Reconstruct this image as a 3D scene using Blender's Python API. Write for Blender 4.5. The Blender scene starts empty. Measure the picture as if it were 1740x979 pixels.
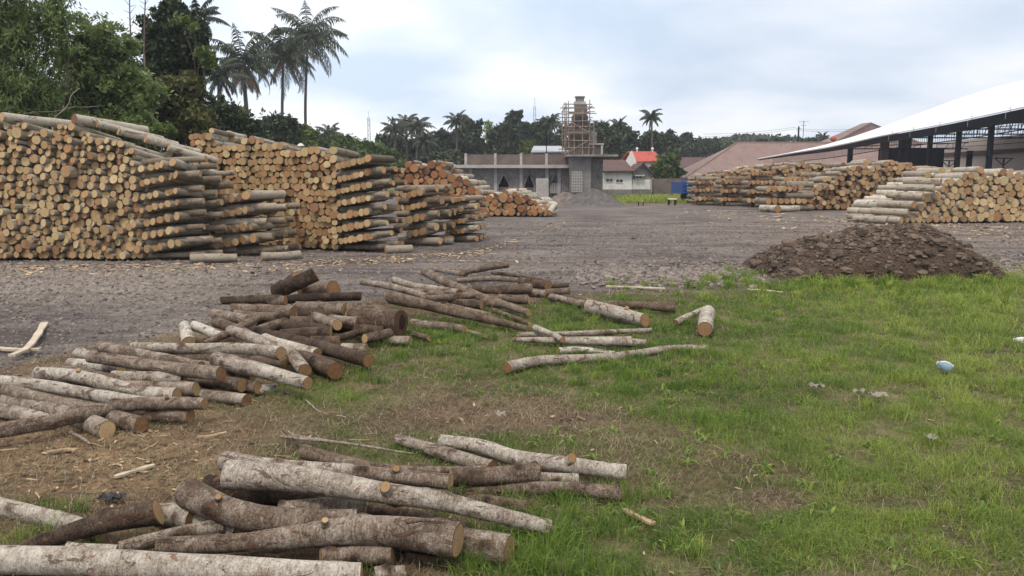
import bpy, math, random
import numpy as np
R = math.radians
rng = np.random.default_rng(7)
random.seed(7)
scene = bpy.context.scene
col = scene.collection

# ------------------------------------------------------------------ camera
F = 1340.0                      # focal length in photo pixels (photo 1740 wide)
CAMZ = 1.6
PITCH = math.atan((489.5 - 305.0) / F)
cam_d = bpy.data.cameras.new('camera'); cam = bpy.data.objects.new('camera', cam_d); col.objects.link(cam)
cam.location = (0, 0, CAMZ); cam.rotation_euler = (math.pi / 2 - PITCH, 0, 0)
cam_d.sensor_width = 36; cam_d.lens = F / 1740 * 36; cam_d.clip_end = 3000; cam_d.clip_start = 0.05
scene.camera = cam

# ------------------------------------------------------------------ sky, sun, exposure
SUN_EL, SUN_AZ = R(58), R(200)          # azimuth clockwise from +Y: behind the camera, a little left
w = bpy.data.worlds.new('World'); scene.world = w; w.use_nodes = True
nt = w.node_tree; nt.nodes.clear()
def N(t, **k):
    n = nt.nodes.new(t)
    for a, b in k.items(): setattr(n, a, b)
    return n
out = N('ShaderNodeOutputWorld'); bg = N('ShaderNodeBackground'); bg.inputs[1].default_value = 0.1
sky = N('ShaderNodeTexSky', sky_type='NISHITA'); sky.sun_disc = False
sky.sun_elevation = SUN_EL; sky.sun_rotation = SUN_AZ; sky.air_density = 1.2; sky.dust_density = 2.0
tc = N('ShaderNodeTexCoord'); sep = N('ShaderNodeSeparateXYZ'); nt.links.new(tc.outputs['Generated'], sep.inputs[0])
zz = N('ShaderNodeMath', operation='MAXIMUM'); nt.links.new(sep.outputs[2], zz.inputs[0]); zz.inputs[1].default_value = 0.0
za = N('ShaderNodeMath', operation='ADD'); nt.links.new(zz.outputs[0], za.inputs[0]); za.inputs[1].default_value = 0.16
dx_ = N('ShaderNodeMath', operation='DIVIDE'); nt.links.new(sep.outputs[0], dx_.inputs[0]); nt.links.new(za.outputs[0], dx_.inputs[1])
dy_ = N('ShaderNodeMath', operation='DIVIDE'); nt.links.new(sep.outputs[1], dy_.inputs[0]); nt.links.new(za.outputs[0], dy_.inputs[1])
cmb = N('ShaderNodeCombineXYZ'); nt.links.new(dx_.outputs[0], cmb.inputs[0]); nt.links.new(dy_.outputs[0], cmb.inputs[1]); cmb.inputs[2].default_value = 6.3
n1 = N('ShaderNodeTexNoise'); n1.inputs['Scale'].default_value = 0.8; n1.inputs['Detail'].default_value = 6; n1.inputs['Roughness'].default_value = 0.5
n1.inputs['Distortion'].default_value = 0.3
nt.links.new(cmb.outputs[0], n1.inputs['Vector'])
n2 = N('ShaderNodeTexNoise'); n2.inputs['Scale'].default_value = 1.5; n2.inputs['Detail'].default_value = 5; nt.links.new(cmb.outputs[0], n2.inputs['Vector'])
av = N('ShaderNodeMath', operation='MULTIPLY_ADD'); nt.links.new(n2.outputs[0], av.inputs[0]); av.inputs[1].default_value = 0.35; nt.links.new(n1.outputs[0], av.inputs[2])
cr = N('ShaderNodeValToRGB'); nt.links.new(av.outputs[0], cr.inputs[0])
e = cr.color_ramp.elements
e[0].position = 0.5; e[0].color = (0.53, 0.635, 0.775, 1)
e[1].position = 0.80; e[1].color = (0.88, 0.90, 0.94, 1)
m_ = e.new(0.65); m_.color = (0.70, 0.765, 0.87, 1)
# the deck is thinner and brighter to the upper left
dr = N('ShaderNodeVectorMath', operation='DOT_PRODUCT'); nt.links.new(tc.outputs['Generated'], dr.inputs[0]); dr.inputs[1].default_value = (-0.42, 0.80, 0.42)
mr = N('ShaderNodeMapRange'); nt.links.new(dr.outputs['Value'], mr.inputs[0]); mr.inputs[1].default_value = 0.72; mr.inputs[2].default_value = 1.0; mr.inputs[3].default_value = 0.95; mr.inputs[4].default_value = 1.22
sc_ = N('ShaderNodeVectorMath', operation='SCALE'); nt.links.new(cr.outputs[0], sc_.inputs[0]); nt.links.new(mr.outputs[0], sc_.inputs[3])
s10 = N('ShaderNodeVectorMath', operation='SCALE'); nt.links.new(sc_.outputs[0], s10.inputs[0]); s10.inputs[3].default_value = 9.0
# an overcast sky is brightest and most neutral towards the zenith
zm = N('ShaderNodeMapRange'); nt.links.new(sep.outputs[2], zm.inputs[0]); zm.inputs[1].default_value = 0.26; zm.inputs[2].default_value = 0.85
zc_ = N('ShaderNodeMix', data_type='RGBA'); nt.links.new(zm.outputs[0], zc_.inputs[0]); zc_.inputs[6].default_value = (1, 1, 1, 1); zc_.inputs[7].default_value = (1.75, 1.50, 1.26, 1)
zx = N('ShaderNodeVectorMath', operation='MULTIPLY'); nt.links.new(s10.outputs[0], zx.inputs[0]); nt.links.new(zc_.outputs[2], zx.inputs[1])
mx = N('ShaderNodeMix', data_type='RGBA'); mx.inputs[0].default_value = 0.93
nt.links.new(sky.outputs[0], mx.inputs[6]); nt.links.new(zx.outputs[0], mx.inputs[7])
nt.links.new(mx.outputs[2], bg.inputs[0]); nt.links.new(bg.outputs[0], out.inputs[0])

sd = bpy.data.lights.new('sun', 'SUN'); sd.energy = 1.5; sd.angle = R(12); sd.color = (1.0, 0.92, 0.80)
so = bpy.data.objects.new('sun', sd); col.objects.link(so)
so.rotation_euler = (math.pi / 2 - SUN_EL, 0, math.pi - SUN_AZ)
scene.view_settings.view_transform = 'Standard'; scene.view_settings.look = 'None'
scene.view_settings.exposure = 0.50; scene.view_settings.gamma = 1.0; scene.view_settings.use_curve_mapping = False
scene.cycles.max_bounces = 6; scene.cycles.diffuse_bounces = 3; scene.cycles.transmission_bounces = 4

# ------------------------------------------------------------------ helpers
cp, sp = math.cos(PITCH), math.sin(PITCH)
def ray(px, py):
    x = (px - 870.0) / F; y = (489.5 - py) / F
    return np.array([x, cp + y * sp, -sp + y * cp])
def G(px, py, z=0.0):
    d = ray(px, py); t = (z - CAMZ) / d[2]; return np.array([d[0] * t, d[1] * t, z])
def P(px, py, Y):
    d = ray(px, py); t = Y / d[1]; return np.array([d[0] * t, Y, CAMZ + d[2] * t])
def X(px, Y): return P(px, 305, Y)[0]
def Z(py, Y): return P(870, py, Y)[2]
def proj(x, y, z=0):
    zc = y * cp - (z - CAMZ) * sp; yc = y * sp + (z - CAMZ) * cp
    zc = np.maximum(zc, 0.05)
    return 870 + F * x / zc, 489.5 - F * yc / zc

class MB:
    def __init__(s): s.v = []; s.t = []; s.l = []; s.lv = []; s.lt = []; s.m = []; s.n = 0; s.sm = []
    def add(s, v, f, mat=0, tint=0.5, lc=None, smooth=False):
        v = np.asarray(v, float).reshape(-1, 3); f = np.asarray(f, np.int64)
        s.v.append(v); s.t.append(np.broadcast_to(np.asarray(tint, float), (len(v),)))
        s.l.append(v if lc is None else np.asarray(lc, float))
        s.lv.append((f + s.n).ravel()); s.lt.append(np.full(len(f), f.shape[1])); s.m.append(np.full(len(f), mat)); s.sm.append(np.full(len(f), smooth))
        s.n += len(v)
    def more(s, f, mat=0, smooth=False, base=None):   # extra faces on the verts added last
        f = np.asarray(f, np.int64); base = s.n - len(s.v[-1]) if base is None else base
        s.lv.append((f + base).ravel()); s.lt.append(np.full(len(f), f.shape[1])); s.m.append(np.full(len(f), mat)); s.sm.append(np.full(len(f), smooth))
    def build(s, name, mats, parent=None, loc=(0, 0, 0)):
        me = bpy.data.meshes.new(name)
        v = np.concatenate(s.v) - np.asarray(loc, float); lv = np.concatenate(s.lv); lt = np.concatenate(s.lt)
        me.vertices.add(len(v)); me.vertices.foreach_set('co', v.ravel())
        me.loops.add(len(lv)); me.loops.foreach_set('vertex_index', lv)
        me.polygons.add(len(lt)); me.polygons.foreach_set('loop_start', np.concatenate([[0], np.cumsum(lt)[:-1]]))
        me.polygons.foreach_set('material_index', np.concatenate(s.m)); me.polygons.foreach_set('use_smooth', np.concatenate(s.sm))
        a = me.attributes.new('tint', 'FLOAT', 'POINT'); a.data.foreach_set('value', np.concatenate(s.t))
        a = me.attributes.new('lc', 'FLOAT_VECTOR', 'POINT'); a.data.foreach_set('vector', np.concatenate(s.l).ravel())
        me.update(calc_edges=True); me.validate()
        for m in (mats if isinstance(mats, (list, tuple)) else [mats]): me.materials.append(m)
        o = bpy.data.objects.new(name, me); col.objects.link(o); o.location = loc
        if parent is not None:
            o.parent = parent
            pl = parent.location
            o.location = (loc[0] - pl[0], loc[1] - pl[1], loc[2] - pl[2])
        return o

def tag(o, label=None, cat=None, group=None, kind=None):
    if label: o['label'] = label
    if cat: o['category'] = cat
    if group: o['group'] = group
    if kind: o['kind'] = kind
    return o
def empty(name, loc, label, cat, group=None):
    o = bpy.data.objects.new(name, None); col.objects.link(o); o.location = loc; o.empty_display_size = 0.2
    return tag(o, label, cat, group)

QB = np.array([[0, 1, 3, 2], [4, 6, 7, 5], [0, 4, 5, 1], [2, 3, 7, 6], [0, 2, 6, 4], [1, 5, 7, 3]])
def box(mb, x0, x1, y0, y1, z0, z1, mat=0, tint=0.5):
    v = [(x, y, z) for x in (x0, x1) for y in (y0, y1) for z in (z0, z1)]
    mb.add(v, QB, mat, tint)
def norm(a): return a / (np.linalg.norm(a) + 1e-9)
def bar(mb, a, b, r, mat=0, tint=0.5, n=4, r2=None):
    a = np.asarray(a, float); b = np.asarray(b, float); d = norm(b - a)
    u = norm(np.cross(d, [0, 0, 1] if abs(d[2]) < .9 else [1, 0, 0])); w_ = np.cross(d, u)
    th = np.arange(n) * 2 * math.pi / n + math.pi / 4; r2 = r if r2 is None else r2
    ring = np.cos(th)[:, None] * u + np.sin(th)[:, None] * w_
    v = np.concatenate([a + ring * r, b + ring * r2]); k = np.arange(n); k2 = (k + 1) % n
    mb.add(v, np.stack([k, k2, k2 + n, k + n], 1), mat, tint)
    mb.more([list(range(n))[::-1]], mat); mb.more([list(range(n, 2 * n))], mat)
def prism(mb, poly, y0, y1, mat=0, tint=0.5):     # polygon in xz extruded along y
    n = len(poly); v = [(p[0], y0, p[1]) for p in poly] + [(p[0], y1, p[1]) for p in poly]
    k = np.arange(n); k2 = (k + 1) % n
    mb.add(v, np.stack([k, k2, k2 + n, k + n], 1), mat, tint); mb.more([list(range(n))[::-1]], mat); mb.more([list(range(n, 2 * n))], mat)

# value noise in numpy
_perm = rng.random((256, 256))
def vnoise(x, y):
    x = np.asarray(x, float); y = np.asarray(y, float)
    xi = np.floor(x).astype(int); yi = np.floor(y).astype(int); fx = x - xi; fy = y - yi
    fx = fx * fx * (3 - 2 * fx); fy = fy * fy * (3 - 2 * fy)
    g = lambda i, j: _perm[i & 255, j & 255]
    return (g(xi, yi) * (1 - fx) + g(xi + 1, yi) * fx) * (1 - fy) + (g(xi, yi + 1) * (1 - fx) + g(xi + 1, yi + 1) * fx) * fy
def fbm(x, y, o=4):
    s = 0; a = .5
    for i in range(o): s = s + a * vnoise(x * 2 ** i + 17 * i, y * 2 ** i + 31 * i); a *= .5
    return s / (1 - .5 ** o)

# ------------------------------------------------------------------ materials
def mat_base(name, rough=0.85, spec=0.3):
    m = bpy.data.materials.new(name); m.use_nodes = True; t = m.node_tree; b = t.nodes['Principled BSDF']
    b.inputs['Roughness'].default_value = rough; b.inputs['Specular IOR Level'].default_value = spec
    return m, t, b
class NT:
    def __init__(s, t): s.t = t
    def n(s, typ, ins=None, **k):
        n = s.t.nodes.new(typ)
        for a, b in k.items(): setattr(n, a, b)
        for a, b in (ins or {}).items():
            if hasattr(b, 'is_linked') or hasattr(b, 'links'): s.t.links.new(b, n.inputs[a])
            else: n.inputs[a].default_value = b
        return n
    def attr(s, name): return s.n('ShaderNodeAttribute', attribute_name=name)
    def noise(s, vec, scale, detail=4, rough=.55, dist=0): return s.n('ShaderNodeTexNoise', {'Vector': vec, 'Scale': scale, 'Detail': detail, 'Roughness': rough, 'Distortion': dist}).outputs['Fac']
    def math(s, op, a, b=0.0, c=0.0): return s.n('ShaderNodeMath', {0: a, 1: b, 2: c}, operation=op).outputs[0]
    def ramp(s, fac, stops, interp='LINEAR'):
        n = s.n('ShaderNodeValToRGB', {0: fac}); r = n.color_ramp; r.interpolation = interp
        while len(r.elements) < len(stops): r.elements.new(0.5)
        for e, (p, c) in zip(r.elements, stops):
            e.position = p; e.color = tuple(c) + (1,) if len(c) == 3 else c
        return n.outputs[0]
    def mix(s, f, a, b, mode='MIX'):
        n = s.n('ShaderNodeMix', data_type='RGBA', blend_type=mode)
        for i, x in ((0, f), (6, a), (7, b)):
            if hasattr(x, 'links'): s.t.links.new(x, n.inputs[i])
            else: n.inputs[i].default_value = (tuple(x) + (1,)) if hasattr(x, '__len__') else x
        return n.outputs[2]
    def bump(s, h, strength, dist=.02): return s.n('ShaderNodeBump', {'Height': h, 'Strength': strength, 'Distance': dist}).outputs[0]

def bark_mat(name, stops, contrast=1.0, scale=1.0, bump=.8):
    m, t, b = mat_base(name, .9, .2); q = NT(t)
    tint = q.attr('tint').outputs['Fac']; lc = q.attr('lc').outputs['Vector']
    st = q.n('ShaderNodeVectorMath', {0: lc, 1: (1.0, 1.0, 0.45)}, operation='MULTIPLY').outputs[0]
    big = q.noise(lc, 6 * scale, 3, .6, .4); mid = q.noise(lc, 30 * scale, 6, .72, .6); 
    st2 = q.n('ShaderNodeVectorMath', {0: lc, 1: (1.0, 1.0, 4.5)}, operation='MULTIPLY').outputs[0]
    rings = q.noise(st2, 30 * scale, 4, .7); fin = q.noise(lc, 120 * scale, 3, .7)
    f = q.math('MULTIPLY_ADD', q.math('SUBTRACT', big, .5), .6 * contrast, tint)
    f = q.math('MULTIPLY_ADD', q.math('SUBTRACT', mid, .5), .62 * contrast, f)
    f = q.math('MULTIPLY_ADD', q.math('SUBTRACT', rings, .5), .62 * contrast, f)
    f = q.math('MULTIPLY_ADD', q.math('SUBTRACT', fin, .5), .6 * contrast, f)
    c = q.ramp(f, stops)
    # small dark lenticels and knots, rusty torn patches
    vo = q.n('ShaderNodeTexVoronoi', {'Vector': st2, 'Scale': 16 * scale}).outputs['Distance']
    spot = q.ramp(vo, [(0.07, (1, 1, 1)), (0.17, (0, 0, 0))])
    c = q.mix(q.math('MULTIPLY', spot, .75), c, (.035, .027, .024))
    pn = q.noise(st, 9 * scale, 6, .7, 1.5); pm = q.ramp(pn, [(0.57, (0, 0, 0)), (0.60, (1, 1, 1))])
    c = q.mix(q.math('MULTIPLY', pm, .75), c, (.10, .055, .036))
    p2_ = q.ramp(q.noise(lc, 11 * scale, 5, .7, .8), [(0.635, (0, 0, 0)), (0.655, (1, 1, 1))]); c = q.mix(q.math('MULTIPLY', p2_, .8), c, (.185, .085, .045))
    t.links.new(c, b.inputs['Base Color'])
    h = q.math('ADD', mid, q.math('MULTIPLY', rings, .6)); h = q.math('SUBTRACT', h, q.math('MULTIPLY', pm, .35))
    t.links.new(q.bump(h, bump, .012), b.inputs['Normal'])
    return m
B_STOPS = [(0.0, (.030, .021, .016)), (.3, (.085, .060, .044)), (.48, (.155, .116, .088)), (.64, (.25, .21, .175)), (.82, (.37, .335, .285)), (1.0, (.54, .51, .455))]
M_bark = bark_mat('bark', B_STOPS, 1.22, 1.0, 1.0)
S_STOPS = [(0.0, (.06, .048, .036)), (.3, (.145, .12, .09)), (.55, (.26, .225, .175)), (.8, (.38, .345, .285)), (1.0, (.54, .50, .43))]
M_sbark = bark_mat('stack_bark', S_STOPS, .8, .6, .5)

def end_mat(name, stops, edge=(.07, .045, .03)):
    m, t, b = mat_base(name, .85, .2); q = NT(t)
    tint = q.attr('tint').outputs['Fac']; lc = q.attr('lc').outputs['Vector']
    s = q.n('ShaderNodeSeparateXYZ', {0: lc}); xy = q.n('ShaderNodeCombineXYZ', {0: s.outputs[0], 1: s.outputs[1], 2: 0.0}).outputs[0]
    ln = q.n('ShaderNodeVectorMath', {0: xy}, operation='LENGTH').outputs['Value']
    ns = q.noise(lc, 2.2, 3); r = q.math('MULTIPLY_ADD', ns, .35, ln)
    ringv = q.math('SINE', q.math('MULTIPLY', r, 30.0))
    ang_ = q.math('ARCTAN2', s.outputs[0], s.outputs[1]); cv = q.n('ShaderNodeCombineXYZ', {0: q.math('MULTIPLY', ang_, 3.0), 1: s.outputs[2], 2: 0.0}).outputs[0]; crk = q.ramp(q.noise(cv, 2.5, 2, .5), [(.30, (1, 1, 1)), (.36, (0, 0, 0))])
    f = q.math('MULTIPLY_ADD', q.math('SUBTRACT', ns, .5), .55, tint)
    c = q.ramp(f, stops)
    c = q.mix(q.math('MULTIPLY_ADD', ringv, .16, .18), c, (.13, .075, .045)); c = q.mix(q.math('MULTIPLY', crk, .6), c, (.05, .03, .02))
    pith = q.ramp(ln, [(.03, (1, 1, 1)), (.13, (0, 0, 0))]); c = q.mix(q.math('MULTIPLY', pith, .5), c, (.16, .08, .04))
    fine = q.noise(lc, 9, 4, .7); c = q.mix(q.math('MULTIPLY', q.ramp(fine, [(.55, (0, 0, 0)), (.75, (1, 1, 1))]), .45), c, (.12, .075, .045))
    ed = q.ramp(ln, [(.86, (0, 0, 0)), (.95, (1, 1, 1))]); c = q.mix(q.math('MULTIPLY', ed, .8), c, edge)
    t.links.new(c, b.inputs['Base Color']); t.links.new(q.bump(fine, .5, .006), b.inputs['Normal'])
    return m
M_end = end_mat('sawn_wood', [(0, (.48, .35, .19)), (.4, (.35, .225, .11)), (.7, (.23, .12, .055)), (1, (.08, .042, .03))])
M_send = end_mat('stack_sawn_wood', [(0, (.57, .45, .25)), (.4, (.46, .315, .165)), (.7, (.37, .205, .10)), (1, (.17, .085, .05))])
M_oend = end_mat('orange_sawn_wood', [(0, (.46, .27, .13)), (.45, (.37, .175, .075)), (.75, (.27, .11, .05)), (1, (.15, .06, .035))])

M_rot = None
def simple(name, c, rough=.8, var=.25, scale=3.0, spec=.3, bump=.0, metal=0.0, streak=None):
    m, t, b = mat_base(name, rough, spec); q = NT(t); b.inputs['Metallic'].default_value = metal
    tcn = q.n('ShaderNodeTexCoord').outputs['Object']
    v = tcn if streak is None else q.n('ShaderNodeVectorMath', {0: tcn, 1: streak}, operation='MULTIPLY').outputs[0]
    ns = q.noise(v, scale, 5, .6); n2_ = q.noise(v, scale * 6, 4, .6)
    f = q.math('MULTIPLY_ADD', n2_, .4, q.math('MULTIPLY', ns, .6))
    tint = q.math('MULTIPLY', q.math('SUBTRACT', q.attr('tint').outputs['Fac'], .5), .8)
    f = q.math('ADD', f, tint)
    lo = tuple(x * (1 - var * 1.6) for x in c); hi = tuple(min(1, x * (1 + var)) for x in c)
    cc = q.ramp(f, [(.3, lo), (.5, c), (.7, hi)])
    t.links.new(cc, b.inputs['Base Color'])
    if bump: t.links.new(q.bump(n2_, bump, .03), b.inputs['Normal'])
    return m
def leaf_mat(name, dark, mid, light, trans=.25):
    m, t, b = mat_base(name, .55, .35); q = NT(t)
    c = q.ramp(q.attr('tint').outputs['Fac'], [(0, dark), (.5, mid), (1, light)])
    t.links.new(c, b.inputs['Base Color'])
    tr = q.n('ShaderNodeBsdfTranslucent', {0: c}); mx_ = q.n('ShaderNodeMixShader', {0: trans, 1: b.outputs[0], 2: tr.outputs[0]})
    t.links.new(mx_.outputs[0], t.nodes['Material Output'].inputs[0])
    return m
def brick_mat(name, c1, c2, mortar, sx=.22, sz=.075):
    m, t, b = mat_base(name, .9, .2); q = NT(t)
    tcn = q.n('ShaderNodeTexCoord').outputs['Object']; s = q.n('ShaderNodeSeparateXYZ', {0: tcn})
    u = q.math('ADD', s.outputs[0], s.outputs[1]); v = q.n('ShaderNodeCombineXYZ', {0: u, 1: s.outputs[2], 2: 0.0}).outputs[0]
    br = q.n('ShaderNodeTexBrick', {'Vector': v, 'Color1': c1 + (1,), 'Color2': c2 + (1,), 'Mortar': mortar + (1,), 'Scale': 1.0, 'Mortar Size': .008, 'Brick Width': sx, 'Row Height': sz})
    ns = q.noise(tcn, 1.3, 5, .65); c = q.mix(q.ramp(ns, [(.4, (0, 0, 0)), (.75, (.7, .7, .7))]), br.outputs['Color'], tuple(x * .55 for x in c1))
    t.links.new(c, b.inputs['Base Color']); return m
def tile_mat(name, c, rib=.3):
    m, t, b = mat_base(name, .8, .3); q = NT(t)
    lc = q.attr('lc').outputs['Vector']; s = q.n('ShaderNodeSeparateXYZ', {0: lc})
    w1 = q.math('SINE', q.math('MULTIPLY', s.outputs[0], 2 * math.pi / rib)); w2 = q.math('FRACT', q.math('MULTIPLY', s.outputs[1], 1 / .34))
    ns = q.noise(lc, .6, 6, .65); fn = q.noise(lc, 5, 3)
    f = q.math('MULTIPLY_ADD', fn, .3, q.math('MULTIPLY', ns, .7)); f = q.math('MULTIPLY_ADD', w2, .10, f)
    cc = q.ramp(f, [(.3, tuple(x * .5 for x in c)), (.5, c), (.75, tuple(min(1, x * 1.25) for x in c))])
    t.links.new(cc, b.inputs['Base Color']); t.links.new(q.bump(q.math('ADD', w1, w2), .6, .05), b.inputs['Normal']); return m

M_rot = simple('rotten_wood', (.03, .014, .009), .95, .4, 30, bump=.8)
M_conc = simple('concrete', (.21, .20, .195), .9, .5, .9, bump=.4)
M_plaster = simple('raw_plaster', (.185, .175, .17), .95, .4, .8, bump=.4)
M_concl = simple('pale_concrete', (.36, .35, .34), .9, .25, 2.0)
M_white = simple('white_paint', (.62, .62, .60), .8, .25, 1.0, streak=(1, 1, .35))
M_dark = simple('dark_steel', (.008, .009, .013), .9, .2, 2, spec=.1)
M_rust = simple('rusty_beam', (.09, .05, .04), .8, .3, 2)
M_metalroof = simple('white_sheet_roof', (.68, .69, .70), .45, .10, 1.2, streak=(.25, 1.6, .25))
M_tan = simple('tan_wall', (.62, .54, .50), .9, .12, .8)
M_glass = simple('window_dark', (.03, .035, .04), .25, .2, 2, spec=.6)
M_bamboo = simple('bamboo_pole', (.25, .205, .165), .7, .3, 3)
M_brick = brick_mat('brick', (.125, .095, .083), (.165, .125, .108), (.20, .18, .17))
M_tilep = tile_mat('pink_brown_tiles', (.215, .15, .135))
M_tiler = tile_mat('red_tiles', (.40, .085, .065))
M_tiled = tile_mat('dark_brown_tiles', (.105, .065, .06))
M_blue = simple('blue_paint', (.02, .075, .28), .45, .2, 2)
M_trunk = simple('tree_trunk', (.12, .10, .08), .9, .3, 4, bump=.5, streak=(1, 1, .3))
M_palmtrunk = simple('palm_trunk', (.105, .092, .08), .9, .3, 2, bump=.5, streak=(.3, .3, 3))
M_rock = simple('rock', (.112, .083, .064), .9, .35, 9, bump=.5)
M_earth = simple('dark_earth', (.072, .048, .035), .95, .45, 6, bump=.9)
M_rubble = simple('grey_rubble', (.18, .155, .14), .9, .35, 5, bump=.6)
M_chip = simple('wood_chip', (.34, .25, .16), .85, .45, 12)
M_plank = simple('weathered_plank', (.46, .40, .31), .85, .25, 8, streak=(1, 1, .2))

# ------------------------------------------------------------------ ground masks (photo landmarks carried to the ground plane)
GBX = [-900, 0, 60, 130, 250, 320, 400, 600, 700, 870, 960, 1130, 1290, 1400, 1500, 1680, 1800, 2600]
GBY = [680, 622, 604, 592, 572, 548, 526, 500, 488, 492, 490, 484, 480, 474, 450, 430, 440, 440]
ZONES = [(2250, 760, 480, 420, 1.0), (1500, 560, 430, 110, 1.1), (1680, 760, 330, 260, .95), (1220, 640, 240, 90, .9), (1130, 545, 150, 45, .8), (1370, 720, 220, 90, .75), (1400, 900, 250, 90, .7),
         (1110, 930, 210, 70, .8), (820, 590, 200, 42, .9), (560, 672, 150, 34, .8), (960, 950, 180, 60, .9), (640, 765, 170, 40, .75), (1000, 610, 200, 60, .7), (420, 800, 120, 50, .4),
         (130, 790, 180, 60, .18), (40, 890, 90, 45, .55), (330, 880, 100, 30, .3), (820, 560, 250, 30, .6), (1240, 470, 60, 14, .9), (1740, 430, 90, 30, .4), (870, 760, 120, 30, .35), (1110, 660, 100, 45, .5),
         (820, 690, 260, 34, -.38), (1290, 845, 90, 55, -.6), (1130, 745, 90, 26, -.3), (1010, 700, 120, 34, -.35), (200, 760, 260, 50, -.4), (1180, 980, 90, 35, -.45), (1550, 830, 70, 30, -.3), (870, 720, 120, 20, -.1), (1480, 930, 120, 40, -.3), (1250, 770, 90, 24, -.3), (1640, 880, 60, 26, -.3), (1420, 610, 80, 16, -.2), (1060, 760, 150, 50, .32), (1200, 830, 120, 40, .28), (700, 700, 200, 30, .12), (800, 660, 300, 60, .25), (900, 740, 260, 30, .2)]
def masks(x, y):
    px, py = proj(x, y)
    wob = (fbm(x * 1.1, y * 1.1) - .5)
    gb = np.interp(px, GBX, GBY) + wob * 40 * np.clip((py - 380) / 300, .3, 2)
    out_ = np.clip((py - gb) / 16, 0, 1)                          # 0 yard, 1 field
    out_ = np.where(y < 2.0, 1.0, out_)
    g = np.zeros_like(px)
    for cx, cy, rx, ry, wt in ZONES:
        g = g + wt * np.exp(-(((px - cx) / rx) ** 2 + ((py - cy) / ry) ** 2))
    g = np.where(y < 2.2, .5, g)
    g = g + (fbm(x * 1.8 + 5, y * 1.8) - .5) * .95 + (fbm(x * 6, y * 6 + 9) - .5) * .5
    g = np.clip(g, 0, 1) * out_
    far = np.exp(-(((px - 1105) / 75) ** 2 + ((py - 338) / 7) ** 2)) * (y > 40)
    g = np.maximum(g, np.clip(far * 1.6 - .2, 0, 1)); out_ = np.maximum(out_, np.clip(far * 1.6, 0, 1))
    g = np.where(y > 90, .8, g); out_ = np.where(y > 90, 1.0, out_)
    chips = np.clip(np.exp(-(((px - 120) / 300) ** 2 + ((py - 780) / 90) ** 2)) * 1.2, 0, 1)
    pale = np.clip(np.exp(-(((px - 80) / 330) ** 2 + ((py - 475) / 38) ** 2)) * 1.1 + (fbm(x * .5, y * .5) - .5) * .6 + np.exp(-(((px - 1060) / 160) ** 2 + ((py - 468) / 12) ** 2)) * .6, 0, 1)
    tan = np.clip(np.exp(-(((px - 1560) / 330) ** 2 + ((py - 398) / 30) ** 2)) * 1.1 + np.exp(-(((px - 620) / 400) ** 2 + ((py - 440) / 14) ** 2)) * .6, 0, 1) * (1 - out_)
    return g, out_, chips, pale, tan
def gz(x, y):
    k = np.clip((y - 1) / 4, 0, 1)
    near = np.clip(1.2 - y / 30, 0, 1)
    h = (fbm(x * .7, y * .7, 3) - .5) * .07 * near + (fbm(x * 3.1 + 3, y * 3.1, 3) - .5) * .035 * near
    return h - .012

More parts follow.
